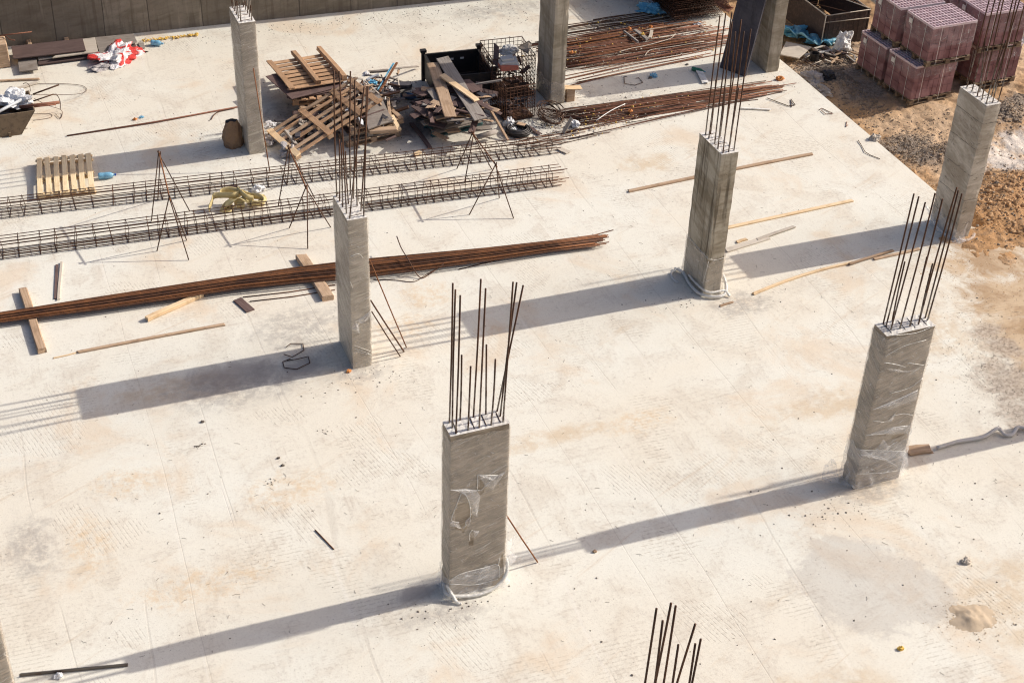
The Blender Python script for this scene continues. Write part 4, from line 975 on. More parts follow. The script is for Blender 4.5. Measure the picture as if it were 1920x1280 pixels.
# crumpled things -------------------------------------------------
def crumple(name, c, sx, sy_, sz, mat, label, cat, seed=0, rot=0, cut=.0, res=26, group=None, amp=.45, z0=0):
    """a crumpled sheet or sack: squashed noisy lump resting on what carries it"""
    bm = bmesh.new(); bmesh.ops.create_icosphere(bm, subdivisions=4, radius=1)
    for v in bm.verts:
        p = v.co.copy(); n_ = mnoise.noise(p*1.4+Vector((seed, 0, 0)))+.55*mnoise.noise(p*3.2+Vector((0, seed, 0)))
        cr = abs(mnoise.noise(p*5+Vector((seed, seed, 0))))
        s = 1+amp*n_-.30*cr
        v.co = Vector((p.x*s*sx, p.y*s*sy_, max(-.0, p.z*s*.9+.25)*sz))
    me = bpy.data.meshes.new(name); bm.to_mesh(me); bm.free(); me.materials.append(mat)
    c = Vector(c); o = meshobj(name, me, T(c.x, c.y, c.z+z0+.003) @ RZ(rot)); return tag(o, label, cat, group)
crumple('plastic_bag', at(222, 108), .62, .42, .22, M_redbag, 'red and white printed plastic bag lying in front of the grey boards', 'bag', 3, R(35), amp=.7)
crumple('plastic_sheet', at(190, 128), .30, .14, .08, M_sack, 'grey scrap of sheeting at the tip of the red bag', 'sheeting', 6, R(20), amp=.8)
# paper sack: standing folded
mb = MB(); b0 = at(447, 287); n = 20
for j in range(9):
    q = j/8
    for i in range(n):
        an = i*6.283/n; rr = 1+.24*mnoise.noise(Vector((math.cos(an)*2.2, math.sin(an)*2.2, q*4)))+.10*math.sin(q*3.1)
        x = math.cos(an)*.20*rr*(1-.35*q**3); y = math.sin(an)*.16*rr*(1-.5*q**2); mb.v.append((b0.x-.02+x, b0.y+.35+y, .60*q+(.06*mnoise.noise(Vector((an, q, 3))) if j == 8 else 0)))
for j in range(8):
    for i in range(n): mb.f.append((j*n+i, j*n+(i+1) % n, (j+1)*n+(i+1) % n, (j+1)*n+i)); mb.mi.append(0)
mb.f.append(tuple(8*n+i for i in range(n))); mb.mi.append(0)
mb.mi[-1] = 1
tag(mb.build('paper_sack', [M_paper, M_black], M=T(b0.x, b0.y+.35, 0), smooth=False), 'torn brown paper sack standing against the grey lined column', 'sack')

# small scraps
for (p, s, mat, l_, c_) in [((265, 221), .05, M_bottle, 'tiny blue plastic piece on the floor below the red bag', 'scrap'), ((253, 225), .05, M_orange, 'tiny ochre scrap beside the tiny blue piece', 'scrap'),
        ((654, 697), .045, M_orange, 'orange scrap at the front foot of the middle column', 'scrap'), ((1689, 1216), .05, M_foam, 'small orange yellow stone near the lower right corner', 'stone'),
        ((1810, 1053), .08, M_ply, 'rough lump of mortar and sand on the floor at the lower right', 'mortar lump'), ((1225, 144), .10, M_bottle, 'crushed pale blue cup in the wide shadow at the top', 'cup'), ((1219, 147), .05, M_dark, 'dark crumb beside the crushed blue cup', 'crumb'),
        ((1462, 150), .10, M_orange, 'orange scrap at the foot of the far column', 'scrap'), ((522, 859), .028, M_dark, 'dark crumb in the middle of the open floor', 'crumb'), ((530, 873), .03, M_dark, 'dark crumb just below another on the open floor', 'crumb'),
        ((380, 791), .035, M_dark, 'brown clod on the floor below the left column shadow', 'clod'), ((110, 1268), .07, M_white, 'white scrap just below the steel angle', 'scrap'), ((1115, 1034), .035, M_old, 'tan crumb just below the front shadow', 'crumb') ,
        ((1640, 261), .13, M_ply, 'pale sheet scrap lying at the edge of the floor', 'scrap'), ((485, 357), .13, M_white, 'small white cup beside the yellow straps', 'cup'), ((1288, 122), .04, M_dark, 'dark crumb above the green bottle', 'crumb')]:
    crumple(c_.replace(' ', '_'), at(*p), s, s*.75, s*.8, mat, l_, c_, rnd.randint(0, 99))
# sand mound lower right
M_sand = mat_plain('dry_mortar_sand', (.50, .39, .27), .95, 0, .5, (.34, .25, .16), 5)
k = 700; stones('mound_fringe', np.stack([12.2+.34*rs.randn(k), 11.4+.24*rs.randn(k), .004+0*rs.rand(k)], -1), .0045*np.exp(.5*rs.randn(k)), M_sand, .4)
mb_ = heightfield('sand_mound', 11.55, 12.85, 10.85, 11.95, .03, lambda X, Y: np.where(((X-12.2)/.42)**2+((Y-11.4)/.30)**2 < 1.9, .075*np.exp(-(((X-12.2)/.30)**2+((Y-11.4)/.22)**2)*1.2)+.045*fbm(X, Y, 7, 41, 5, .7)*np.exp(-(((X-12.2)/.35)**2+((Y-11.4)/.26)**2))-.012, -.02), M_sand)
tag(meshobj('sand_mound', mb_, T()), 'small round mound of brown sand near the lower right corner', 'sand heap')

# ================================================================== LEFT HEAP: pallets, leaning frame, scrap
def wp(nm, a, b, wd, th, mat, parent, **kw): return plank(nm, a, b, wd, th, mat, parent, rough=True, **kw)
GP = 'stacked boards and pallets under the upturned pallet'
for i, (dx, dy, rz, z, mt, lab) in enumerate([(0.05, -.35, 4, .0, M_grey, 'lowest grey pallet of the left stack'), (-.02, -.28, -3, .15, M_old, 'second pallet of the left stack'), (-.10, -.2, -8, .30, M_pallet, 'third pallet of the left stack, just under the upturned one')]):
    pallet(T(7.75+dx, 30.05+dy, z) @ RZ(R(rz)), lab, GP, mt, 1.2, 1.15, 7, seed=20+i)
for i in range(3):
    q = Vector((7.0-.02*i, 29.45+.06*i, .145+.15*i-(.14 if i == 0 else 0)))
    M = T(7.62-.08*i, 30.05, .452+.03*i) @ RZ(R(-6+9*i))
    mb = MB(); mb.box((0, 0, 0), (1.35, 1.3, .018)); tag(mb.build('formwork_sheet', M_brown, M=M, local=True, bevel=.003), ['lower', 'middle', 'top'][i]+' of the dark sheets under the upturned pallet', 'sheet')
# upturned pallet: boards below, bearers on top
U = empty('upturned_pallet', (7.62, 30.45, .54), 'pallet lying upside down on top of the left stack, bearers up', 'pallet', rz=R(3))
MU = WM[U] @ Matrix.Rotation(R(-3), 4, 'X')
for i in range(8):
    y = -.78+i*.215; meshobj('deck_board', plank_mesh(1.3, .15, .022, M_pallet, 40+i, True, name='deck_board'), MU @ frame((-.66+rnd.uniform(-.03, .03), y, 0), (.66, y, 0)), U)
meshobj('flat_bearer', plank_mesh(1.72, .13, .025, M_pallet, 50, True, name='flat_bearer'), MU @ frame((-.64, -.86, .024), (-.64, .84, .024)), U)
for x, l0 in ((-.02, .98), (.60, 1.05)):
    meshobj('bearer', plank_mesh(1.85, .12, .10, M_pallet, 51+int(l0*10), True, name='bearer'), MU @ frame((x, -.84, .024), (x+.02, l0, .024)), U)
# leaning long frame
L1, L2, U1 = at(503, 252, .16), at(545, 304, .05), at(664, 150, .86)
ex = (U1-L1).normalized(); ey = (L2-L1); ey = (ey-ex*ey.dot(ex)).normalized(); ez = ex.cross(ey)
if ez.z < 0: ez = -ez
ML = Matrix((ex, ey, ez)).transposed().to_4x4(); ML.translation = L1
Fm = bpy.data.objects.new('slatted_frame', None); reg(Fm, ML); tag(Fm, 'long slatted timber frame leaning from the floor up on to the left heap', 'frame')
LL, WW = (U1-L1).length, 1.15
for j, y in enumerate((.03, .22, .45, .66, .90, 1.10)):
    meshobj('slat', plank_mesh(LL*(1 if j in (0, 2, 5) else .96), .085, .03, M_pallet if j % 2 else M_old, 60+j, True, name='slat'), ML @ frame((rnd.uniform(-.03, .05), y, .03), (LL, y+rnd.uniform(-.02, .02), .03)), Fm)
for x in (.06, .33*LL+.15, .66*LL+.2, LL-.1):
    meshobj('cross_board', plank_mesh(WW+.05, .13, .025, M_new if x < .1 else M_pallet, int(x*9), True, name='cross_board'), ML @ frame((x, -.03, .061), (x, WW+.02, .061)), Fm)
for x in (.06, .33*LL+.15):
    for y in (.03, .66, 1.10):
        mb = MB(); mb.box((x, y, -.02), (.13, .09, .09)); mb.build('block', M_old, Fm, M=ML, local=True)
# right lower stack of pallets
GQ = 'pallets under the scrap heap'
for i, (dx, rz, z, mt, lab) in enumerate([(0, 6, 0, M_old, 'bottom pallet under the scrap heap'), (-.05, 2, .15, M_grey, 'middle pallet under the scrap heap'), (.06, 9, .30, M_old, 'upper pallet under the scrap heap')]):
    c_ = at(694, 262, 0)+Vector((dx, .35, z)); pallet(T(*c_) @ RZ(R(rz)), lab, GQ, mt, 1.25, 1.0, 6, seed=30+i)
def quad(name, pts, th, mat, label, cat, bevel=.004):
    mb = MB(); mb.quadbox([at(*p) if len(p) == 3 else p for p in pts], th); return tag(mb.build(name, mat, bevel=bevel), label, cat)
quad('metal_sheet', [(690, 242, .56), (736, 226, .56), (712, 176, .72), (678, 180, .72)], .03, M_grey, 'grey sheet on top of the scrap heap', 'sheet')
def sp(p, q, wd, th, mat, label, cat='board', name='scrap_board', **kw): return plank(name, at(*p), at(*q), wd, th, mat, None, label, cat, rough=True, **kw)
sp((727, 190, .55), (732, 226, .48), .07, .10, M_old, 'short pale upright board at the right end of the scrap heap')
sp((733, 218, .50), (748, 246, .30), .10, .06, M_new, 'pale board sloping down at the right end of the scrap heap')
sp((693, 249, .40), (745, 246, .40), .16, .09, M_old, 'thick pale block in the scrap heap')
sp((695, 235, .50), (736, 228, .50), .12, .08, M_grey, 'grey timber at the middle of the scrap heap')
for (p, q, wd, m_, l_) in [((738, 120, .75), (708, 170, .7), .035, M_blue, 'blue strip standing out of the scrap heap'), ((744, 120, .78), (712, 172, .72), .05, M_rust2, 'brown strip beside the blue strip in the scrap heap'),
        ((720, 152, .65), (706, 230, .45), .02, M_pipe, 'longer thin white rod down the scrap heap'), ((726, 150, .66), (718, 242, .42), .025, M_bandw, 'pale rod ending low in the scrap heap'),
        ((692, 137, .4), (728, 134, .4), .08, M_grey, 'grey rail behind the scrap heap'), ((736, 130, .35), (784, 126, .05), .05, M_grey, 'thin rail pointing right from the scrap heap'),
        ((730, 146, .4), (767, 160, .3), .05, M_grey, 'thin grey lath sloping right of the scrap heap'), ((735, 165, .3), (771, 163, .25), .18, M_panel, 'dark angle iron right of the scrap heap'),
        ((728, 180, .2), (772, 166, .2), .10, M_grey, 'bent grey channel right of the scrap heap'), ((664, 226, .6), (720, 207, .62), .04, M_brown, 'brown lath across the grey sheet'),
        ((655, 172, .8), (700, 160, .8), .05, M_old, 'lath on top of the scrap heap'), ((684, 152, .78), (712, 178, .7), .03, M_ply, 'pale stick in the scrap heap')]:
    sp(p, q, wd, wd*.6, m_, l_, 'strip', 'scrap_strip')
GS = 'small scraps of the heap'
base = at(690, 215, 0)
mats = [M_ply, M_grey, M_brown, M_old, M_brown, M_pipe, M_old, M_grey, M_panel]
for i in range(64):
    px, py = rnd.gauss(690, 26), 0; py = 176+rnd.gauss(0, 17)-(px-690)*.12; z = .62+rnd.uniform(-.1, .16)-abs(px-690)*.004
    a = at(px, py, z); an = rnd.uniform(0, 6.28); Ln = rnd.uniform(.10, .38); b = a+Vector((math.cos(an), math.sin(an), rnd.uniform(-.35, .35)))*Ln
    plank('small_scrap', a, b, rnd.uniform(.02, .12), rnd.uniform(.008, .03), rnd.choice(mats), None, 'small scrap of wood or metal in the heap behind the wrapped middle column', 'scrap', GS, rough=True, roll=rnd.uniform(-.6, .6))
for i in range(80):
    px = rnd.gauss(688, 30); py = 186+rnd.gauss(0, 22)-(px-690)*.12; z = .60+rnd.uniform(-.12, .12)-abs(px-690)*.005
    a = at(px, py, z); an = rnd.gauss(.2, .9); Ln = rnd.uniform(.18, .60); b = a+Vector((math.cos(an), math.sin(an), rnd.uniform(-.35, .35)))*Ln
    plank('small_scrap', a, b, rnd.uniform(.02, .10), rnd.uniform(.008, .04), rnd.choice([M_brown, M_panel, M_black, M_grey, M_brown, M_old, M_rebar]), None, 'small scrap of wood or metal in the heap behind the wrapped middle column', 'scrap', GS, rough=True, roll=rnd.uniform(-.6, .6))
GU = 'scrap lying under the leaning frame'
for i in range(42):
    px = rnd.uniform(540, 670); py = 262-(px-540)*.42+rnd.gauss(0, 13); z = rnd.uniform(.02, .22)
    a = at(px, py, z); an = rnd.uniform(0, 6.28); Ln = rnd.uniform(.2, .6); b = a+Vector((math.cos(an), math.sin(an), rnd.uniform(-.1, .25)))*Ln
    plank('dark_scrap', a, b, rnd.uniform(.05, .22), rnd.uniform(.01, .05), rnd.choice([M_brown, M_panel, M_black, M_grey, M_brown]), None, 'dark scrap piece under the leaning slatted frame', 'scrap', GU, rough=True, roll=rnd.uniform(-.5, .5))
for (p, s, m_, l_) in [((686, 142, .6), .08, M_white, 'white crumpled wrapper at the top of the scrap heap'), ((730, 170, .45), .08, M_white, 'white bottle-like wrapper at the right of the scrap heap'), ((698, 158, .7), .10, M_blue, 'blue crumpled wrapper in the scrap heap'),
        ((508, 266, .05), .16, M_sack, 'grey white sheeting between the lined column and the leaning frame'), ((506, 238, .2), .12, M_white, 'white sheeting stuck behind the lined column'), ((567, 233, .35), .10, M_ply, 'pale lump showing between the slats of the leaning frame'),
        ((545, 288, .03), .22, M_sack, 'torn grey film under the foot of the leaning frame'), ((740, 190, .02), .14, M_sack, 'grey torn film on the dark floor right of the scrap heap')]:
    crumple('crumpled_wrapper', at(*p), s, s*.8, s*.8, m_, l_, 'wrapper', rnd.randint(0, 99), amp=.8)
# things in the shade between the heaps
sp((772, 233, .02), (806, 278, .02), .09, .04, M_brown, 'brown lath in the shade between the two heaps', 'lath')
sp((777, 292, .02), (787, 287, .02), .10, .04, M_new, 'pale offcut beside the upper cage', 'offcut')
sp((110*4+0, 228, .25), (486, 218, .3), .06, .03, M_bandw, 'pale strip between the lined column and the heap', 'strip')

# ================================================================== RIGHT HEAP: boards, steel box, baskets
GB = 'boards of the right heap'
A_, B_ = at(806, 262, 0), at(922, 258, 0)
pallet(T((A_.x+B_.x)/2, A_.y+.6, 0) @ RZ(R(3)), 'blue green pallet under the board heap', None, mat_plain('blue_green_paint', (.05, .14, .14), .8, 0, .6), 1.2, 1.0, 6, seed=77)
for lay in range(15):
    z = .146+lay*.036; sh = lay/15
    for j in range(4):
        cx = (A_.x+B_.x)/2-.05+rnd.uniform(-.16, .16)-.12*sh; cyy = A_.y+.15+.30*j+.35*sh*(1-j*.3)+rnd.uniform(-.06, .06)
        an = rnd.gauss(-.04, .20)+(.35 if rnd.random() < .18 else 0); Ln = rnd.uniform(.65, 1.25)*(1-.12*sh); d = Vector((math.cos(an), math.sin(an), rnd.uniform(-.03, .03)))
        c_ = Vector((cx, cyy, z+rnd.uniform(-.006, .006)))
        plank('scrap_board', c_-d*Ln/2, c_+d*Ln/2, rnd.uniform(.12, .24), rnd.uniform(.02, .032), rnd.choice([M_brown, M_brown, M_grey, M_old, M_grey, M_brown, M_ply]), None,
              'worn formwork board inside the stacked board heap', 'board', GB, rough=True, roll=rnd.uniform(-.05, .05))
for i in range(46):
    px = rnd.uniform(785, 905); py = rnd.uniform(165, 225)+(px-845)*.10; z = .66+rnd.uniform(-.08, .08)-max(0, py-200)*.004-max(0, 800-px)*.006
    a = at(px, py, z); an = rnd.gauss(-.5, .9); Ln = rnd.uniform(.35, .95); d = Vector((math.cos(an), math.sin(an), rnd.uniform(-.25, .12)))*Ln*.5
    plank('scrap_board', a-d, a+d, rnd.uniform(.07, .24), rnd.uniform(.015, .03), rnd.choice([M_brown, M_brown, M_grey, M_brown, M_panel, M_old]), None,
          'worn formwork board tossed on top of the board heap', 'board', 'boards tossed on the right heap', rough=True, roll=rnd.uniform(-.35, .35))
for (p, q, wd, th, m_, l_) in [((812, 121, .88), (845, 221, .70), .26, .035, M_old, 'long plank running down the board heap, pale at its lower end'),
        ((829, 110, .95), (901, 226, .66), .30, .035, M_grey, 'widest grey plank sloping down the board heap from the steel box'),
        ((829, 142, .92), (893, 189, .80), .16, .03, M_new, 'pale fresh plank lying slantwise across the board heap'),
        ((783, 198, .62), (808, 216, .60), .34, .03, M_brown, 'stained brown sheet at the left edge of the board heap'),
        ((795, 190, .68), (827, 212, .62), .14, .03, M_brown, 'narrow brown board beside the stained sheet'),
        ((805, 168, .75), (828, 200, .68), .16, .03, M_grey, 'grey board behind the stained sheet'), ((780, 172, .66), (800, 180, .7), .24, .03, M_brown, 'dark board sticking out at the upper left of the board heap'),
        ((870, 152, .80), (893, 172, .78), .26, .03, M_brown, 'brown board on the right of the pale fresh plank'), ((888, 180, .62), (904, 203, .6), .20, .03, M_ply, 'pale sheet at the right edge of the board heap'),
        ((901, 205, .6), (907, 220, .5), .12, .03, M_brown, 'red brown board end at the right edge of the board heap'),
        ((881, 245, .28), (919, 240, .28), .18, .03, M_grey, 'wide grey board low on the right of the board heap'), ((806, 232, .42), (835, 238, .40), .22, .03, M_brown, 'dark board low on the left of the board heap'),
        ((838, 249, .22), (862, 246, .22), .12, .05, M_old, 'small block low in the board heap'), ((812, 250, .15), (838, 262, .08), .12, .03, M_old, 'board end sticking out at the bottom of the board heap'),
        ((852, 218, .5), (892, 212, .5), .12, .03, M_old, 'tan board under the wide grey plank'), ((815, 224, .55), (850, 216, .55), .14, .04, M_old, 'tan board under the long plank'),
        ((890, 160, .75), (942, 152, .85), .05, .04, M_grey, 'grey stick held out over the front basket'), ((897, 170, .70), (952, 263, .02), .05, .035, M_old, 'long stick leaning on the board heap with its foot on the floor')]:
    sp(p, q, wd, th, m_, l_)
mb = MB(); mb.tube([at(896, 257, .18), at(930, 247, .18)], .06, 10); tag(mb.build('cardboard_tube', M_grey, smooth=True), 'pale grey tube low on the right of the board heap', 'tube')
# black steel stacking box behind the boards
Bx = empty('steel_box', (10.93, 29.55, 0), 'black open steel stacking box behind the board heap', 'steel box', rz=R(-5)); MBx = WM[Bx]
w_, d_, h_ = .64, .60, .66
for nm, c_, s_ in (('back_wall', (0, d_, .38), (2*w_, .03, h_-.1)), ('front_wall', (0, -d_, .38), (2*w_, .03, h_-.1)), ('side_wall', (-w_, 0, .38), (.03, 2*d_-.04, h_-.1)), ('side_wall', (w_, 0, .38), (.03, 2*d_-.04, h_-.1)), ('bottom', (0, 0, .115), (2*w_-.04, 2*d_-.04, .03))):
    mb = MB(); mb.box(c_, s_)
    if nm == 'back_wall':
        for x in (-.25, 0, .25): mb.box((x, d_-.018, .50), (.09, .005, .045), mi=1)
    if nm == 'back_wall' or nm == 'side_wall':
        mb.box((c_[0], c_[1], h_), (s_[0]+.02, s_[1]+.02, .04))
    mb.build(nm, [M_black, M_bandw], Bx, M=MBx, local=True)
for sx_ in (-1, 1):
    for sy2 in (-1, 1):
        mb = MB(); mb.box((sx_*(w_+.03), sy2*(d_+.03), .36), (.08, .08, .72)); mb.box((sx_*(w_+.03), sy2*(d_+.03), .75), (.14, .12, .06)); mb.build('corner_post', M_black, Bx, M=MBx, local=True)
# wire baskets
def basket(x0, x1, y0, y1, h, step, label, rz=0, loops=False):
    c_ = Vector(((x0+x1)/2, (y0+y1)/2, 0)); t = empty('wire_basket', c_, label, 'basket', rz=rz); M = WM[t]; a, b = (x1-x0)/2, (y1-y0)/2
    for nm, P in (('front_panel', ((-a, -b), (a, -b))), ('back_panel', ((-a, b), (a, b))), ('side_panel', ((-a, -b), (-a, b))), ('side_panel', ((a, -b), (a, b)))):
        mb = MB(); p, q = Vector((*P[0], 0)), Vector((*P[1], 0)); L = (q-p).length; n = int(L/step); hh = h*rnd.uniform(.97, 1.0)
        for i in range(n+1):
            s = p.lerp(q, i/n); mb.tube([s+Z*.03, s+Z*hh*.5+Vector((rnd.uniform(-.008, .008), rnd.uniform(-.008, .008), 0)), s+Z*hh], .0068, 4)
        m_ = int(h/step)
        for i in range(m_+1):
            z = .03+(hh-.03)*i/m_; mb.tube([p+Z*z, p.lerp(q, .5)+Z*(z+rnd.uniform(-.01, .01)), q+Z*z], .0068 if i < m_ else .011, 4)
        mb.build(nm, M_cage if nm != 'back_panel' else M_rebar, t, M=M, local=True)
    for sx_ in (-a, a):
        for sy2 in (-b, b):
            e = .18 if loops else .02; P = [(sx_, sy2, 0), (sx_, sy2, h+e)]
            if loops: P += [(sx_+.03, sy2, h+e+.04), (sx_+.06, sy2, h+e), (sx_+.05, sy2, h)]
            rod('corner_bar', P, .012, M_rebar, t)
    mb = MB(); mb.box((0, 0, .04), (2*a, 2*b, .01)); mb.build('floor_plate', M_rebar, t, M=M, local=True)
    return t
basket(11.36, 12.06, 27.68, 28.52, .86, .085, 'front rusty wire basket half full of scrap, beside the black cable coil', R(3))
basket(11.50, 12.52, 28.72, 29.72, 1.05, .10, 'tall rear wire basket with looped corner bars and a red block in it', R(-4), True)
GW = 'scrap in the wire baskets'
for i in range(75):
    fr = i % 5 < 2
    if fr: c_ = Vector((rnd.uniform(11.45, 11.97), rnd.uniform(27.78, 28.42), rnd.uniform(.06, .32)))
    else: c_ = Vector((rnd.uniform(11.65, 12.4), rnd.uniform(28.85, 29.6), rnd.uniform(.1, .72)))
    d = Vector((rnd.uniform(-1, 1), rnd.uniform(-1, 1), rnd.uniform(-.35, .35))).normalized(); Ln = rnd.uniform(.1, .32)
    if i % 3: plank('basket_scrap', c_-d*Ln/2, c_+d*Ln/2, rnd.uniform(.03, .1), rnd.uniform(.01, .04), rnd.choice([M_brown, M_black, M_grey, M_brown, M_panel]), None, 'scrap piece lying inside a wire basket', 'scrap', GW, rough=True, roll=rnd.uniform(-1, 1))
    else: rod('basket_scrap', bez([c_-d*Ln*.7, c_+Z*.04, c_+d*Ln*.7], 3), .009, M_cage, None, 'scrap piece lying inside a wire basket', 'scrap', GW)
MR = T(*at(953, 124, .95)) @ RZ(R(-8))
t = bpy.data.objects.new('cement_block', None); reg(t, MR); tag(t, 'red block capped with set cement on top of the rear basket', 'block')
mb = MB(); mb.box((0, 0, 0), (.42, .28, .13), jit=.02); mb.build('red_base', M_block, t, M=MR, local=True, bevel=.012)
mb = MB(); mb.box((.01, .02, .10), (.42, .27, .10), jit=.035); mb.box((-.02, .05, .17), (.28, .18, .05), jit=.03); mb.build('cement_cap', M_cement, t, M=MR, local=True, bevel=.012)
quad('board_piece', [(924, 118, .95), (934, 128, .9), (936, 88, 1.15), (926, 80, 1.15)], .03, M_brown, 'dark upright board in the left corner of the rear basket', 'board')
quad('board_piece', [(970, 88, 1.1), (990, 100, 1.0), (998, 82, 1.1), (992, 76, 1.2)], .03, M_grey, 'grey board sticking up at the back of the rear basket', 'board')
crumple('crumpled_wrapper', at(952, 98, 1.0), .22, .16, .14, M_cement, 'grey crumpled bag behind the red block', 'wrapper', 8)
# coils
def coil(name, c, R_, r, turns, mat, label, tilt=(0, 0), fl=.35, lo=.16):
    pts = []; rn = random.Random(3)
    Mt = Matrix.Rotation(tilt[0], 4, 'X') @ Matrix.Rotation(tilt[1], 4, 'Y')
    for i in range(turns*18):
        a = i/18*6.283; k = i/(turns*18); rr = R_*(1+lo*math.sin(i*.37)*.5+rn.uniform(-.02, .02)-.30*((i//18) % 3)/3+lo*mnoise.noise(Vector((i*.11, turns, 0)))); pts.append(Vector(c)+Mt @ Vector((math.cos(a)*rr, math.sin(a)*rr, r+k*fl*R_)))
    return rod(name, pts, r, mat, None, label, 'coil', n=5)
coil('cable_coil', at(972, 250, 0), .27, .016, 12, M_wire, 'black cable coil lying flat in front of the front basket', fl=.5)
coil('wire_coil', at(1030, 226, 0)+Z*.04, .27, .007, 20, M_rebar, 'dark wire coil slumped at the foot of the smooth column', (R(16), R(8)), 1.0, lo=.55)
crumple('plastic_bag', at(955, 236, .03), .13, .20, .14, M_white, 'whitish clear bag above the black cable coil', 'bag', 12, amp=.8)
sp((970, 232, .22), (984, 235, .22), .12, .02, M_old, 'brown scrap resting on the cable coil', 'scrap')
sp((990, 238, .04), (1012, 252, .02), .10, .02, M_brown, 'dark board end right of the cable coil', 'board')
sp((1048, 278, .02), (1064, 286, .02), .14, .015, M_ply, 'white strip at the end of the upper cage', 'strip')
sp((1056, 250, .03), (1072, 222, .25), .08, .02, M_grey, 'grey bent strip left of the second bar pile', 'strip')
crumple('crumpled_wrapper', at(1078, 236, .02), .10, .12, .12, M_white, 'pale lump beside the grey bent strip', 'wrapper', 14)
# little crate right of the smooth column
q = at(1068, 192, 0); t = empty('small_crate', q, 'small timber crate standing right behind the smooth column', 'crate')
mb = MB(); mb.box((q.x+.03, q.y+.12, .15), (.20, .22, .30)); mb.build('crate_body', M_old, t, bevel=.006)
plank('crate_lid', q+Vector((-.10, .16, .305)), q+Vector((.28, .02, .305)), .2, .025, M_new, t, rough=True)

# ================================================================== LOOSE BARS, upper right
GR = 'loose bars of the upper pile'
def loose(n, xr, yr, lr, mat, label, grp, skew, zl=.05, r=.011, seed=1):
    rn = random.Random(seed)
    for i in range(n):
        v = (i+rn.random())/n; y = yr[0]+(yr[1]-yr[0])*v; L = rn.uniform(*lr); x0_ = rn.uniform(xr[0], max(xr[0]+.01, xr[0]+(xr[1]-xr[0]-L)*rn.choice([0, .3, 1, .6])))
        x0_ += -.35*(v-.5); s = skew+rn.gauss(0, .012); z = rn.uniform(.012, zl); ph = rn.uniform(0, 6)
        pts = [Vector((x0_+L*q/6, y+s*L*(q/6-.5)+.02*math.sin(ph+q*.8), max(.011, z+.012*math.sin(ph*2+q)))) for q in range(7)]
        rod('rebar_rod', pts, r*rn.uniform(.8, 1.25), mat[i % len(mat)], None, label, 'rebar', grp, n=5)
loose(86, (13.5, 18.75), (29.62, 31.35), (2.6, 5.0), [M_red, M_rust2, M_red, M_rebar, M_red], 'rusty bar in the large loose pile between the smooth column and the dark panel', GR, .03, .075, seed=4)
loose(12, (14.2, 18.4), (31.45, 32.2), (2.5, 4.0), [M_rebar, M_bundle], 'dark bar in the sparse row behind the large loose pile', 'dark bars behind the large pile', .03, .03, seed=5)
loose(6, (12.9, 17.9), (29.05, 29.6), (3.5, 4.8), [M_red, M_rust2], 'bar along the front edge of the large loose pile', 'front bars of the large pile', .10, .03, seed=6)
loose(44, (12.7, 18.7), (26.95, 27.75), (3.0, 5.6), [M_red, M_rust2, M_rebar, M_red], 'rusty bar in the lower loose pile behind the streaky column', 'loose bars of the lower pile', -.02, .06, seed=7)
loose(7, (12.2, 18.9), (26.75, 27.1), (3.5, 5.8), [M_cage, M_red], 'bar along the front edge of the lower loose pile', 'front bars of the lower pile', .09, .03, seed=8)
loose(9, (11.2, 14.0), (26.35, 26.9), (1.2, 2.4), [M_rebar, M_cage], 'short bar between the cable coil and the lower loose pile', 'short bars beside the coil', .06, .03, r=.009, seed=9)
for (pts, l_) in [([(1160, 98, .09), (1180, 92, .09), (1210, 86, .09), (1240, 78, .1), (1258, 72, .1), (1266, 64, .12)], 'bent pale bar lying across the large loose pile'),
                  ([(1209, 105, .1), (1214, 98, .1), (1224, 93, .1), (1260, 88, .1), (1320, 78, .1)], 'second pale bar curving over the large loose pile'),
                  ([(1118, 226, .08), (1145, 208, .10), (1172, 195, .1)], 'thin pale wire across the left of the lower pile')]:
    rod('bent_bar', bez([at(*p) for p in pts], 4), .011, M_ply if 'wire' not in l_ else M_bandw, None, l_, 'bar')
sp((1171, 61, .10), (1196, 81, .08), .05, .05, M_grey, 'left of two short stakes on the large loose pile', 'stake'); sp((1190, 58, .12), (1214, 76, .1), .10, .05, M_grey, 'thicker of two short stakes on the large loose pile', 'stake')
sp((1222, 59, .12), (1218, 73, .12), .08, .03, M_ply, 'small pale block on the large loose pile', 'block'); sp((1310, 131, .03), (1322, 156, .02), .16, .03, M_bandw, 'pale board end under the green bottle', 'board')
sp((1390, 203, .02), (1445, 206, .02), .05, .015, M_bandw, 'pale strip below the lower loose pile', 'strip')
P_, m2 = [], []
for (cx, cy_, sx_, sy2, k_) in [(16, 30.6, 1.7, .55, 260), (14.2, 27.3, .9, .25, 110), (12.9, 26.8, .5, .25, 90), (16.5, 31.9, .9, .2, 50), (14.4, 30.2, .4, .5, 60)]:
    P_.append(np.stack([cx+sx_*rs.randn(k_), cy_+sy2*rs.randn(k_), .02+.06*rs.rand(k_)], -1))
P_ = np.concatenate(P_); sel_ = rs.rand(len(P_)) < .45
stones('foam_crumbs', P_[sel_], np.clip(.013*np.exp(.4*rs.randn(sel_.sum())), .006, .03), M_foam, .7)
stones('plaster_crumbs', P_[~sel_], np.clip(.015*np.exp(.4*rs.randn((~sel_).sum())), .006, .035), M_ply, .7)
n_ = 190; q = rs.rand(n_); fx = [at(272+100*a, 78-11.5*a, 0) for a in q]
stones('foam_line', np.array([[p.x+.03*rs.randn(), p.y+.035*rs.randn(), .02+.02*rs.rand()] for p in fx]), .017*np.exp(.35*rs.randn(n_)), M_foam, .7)
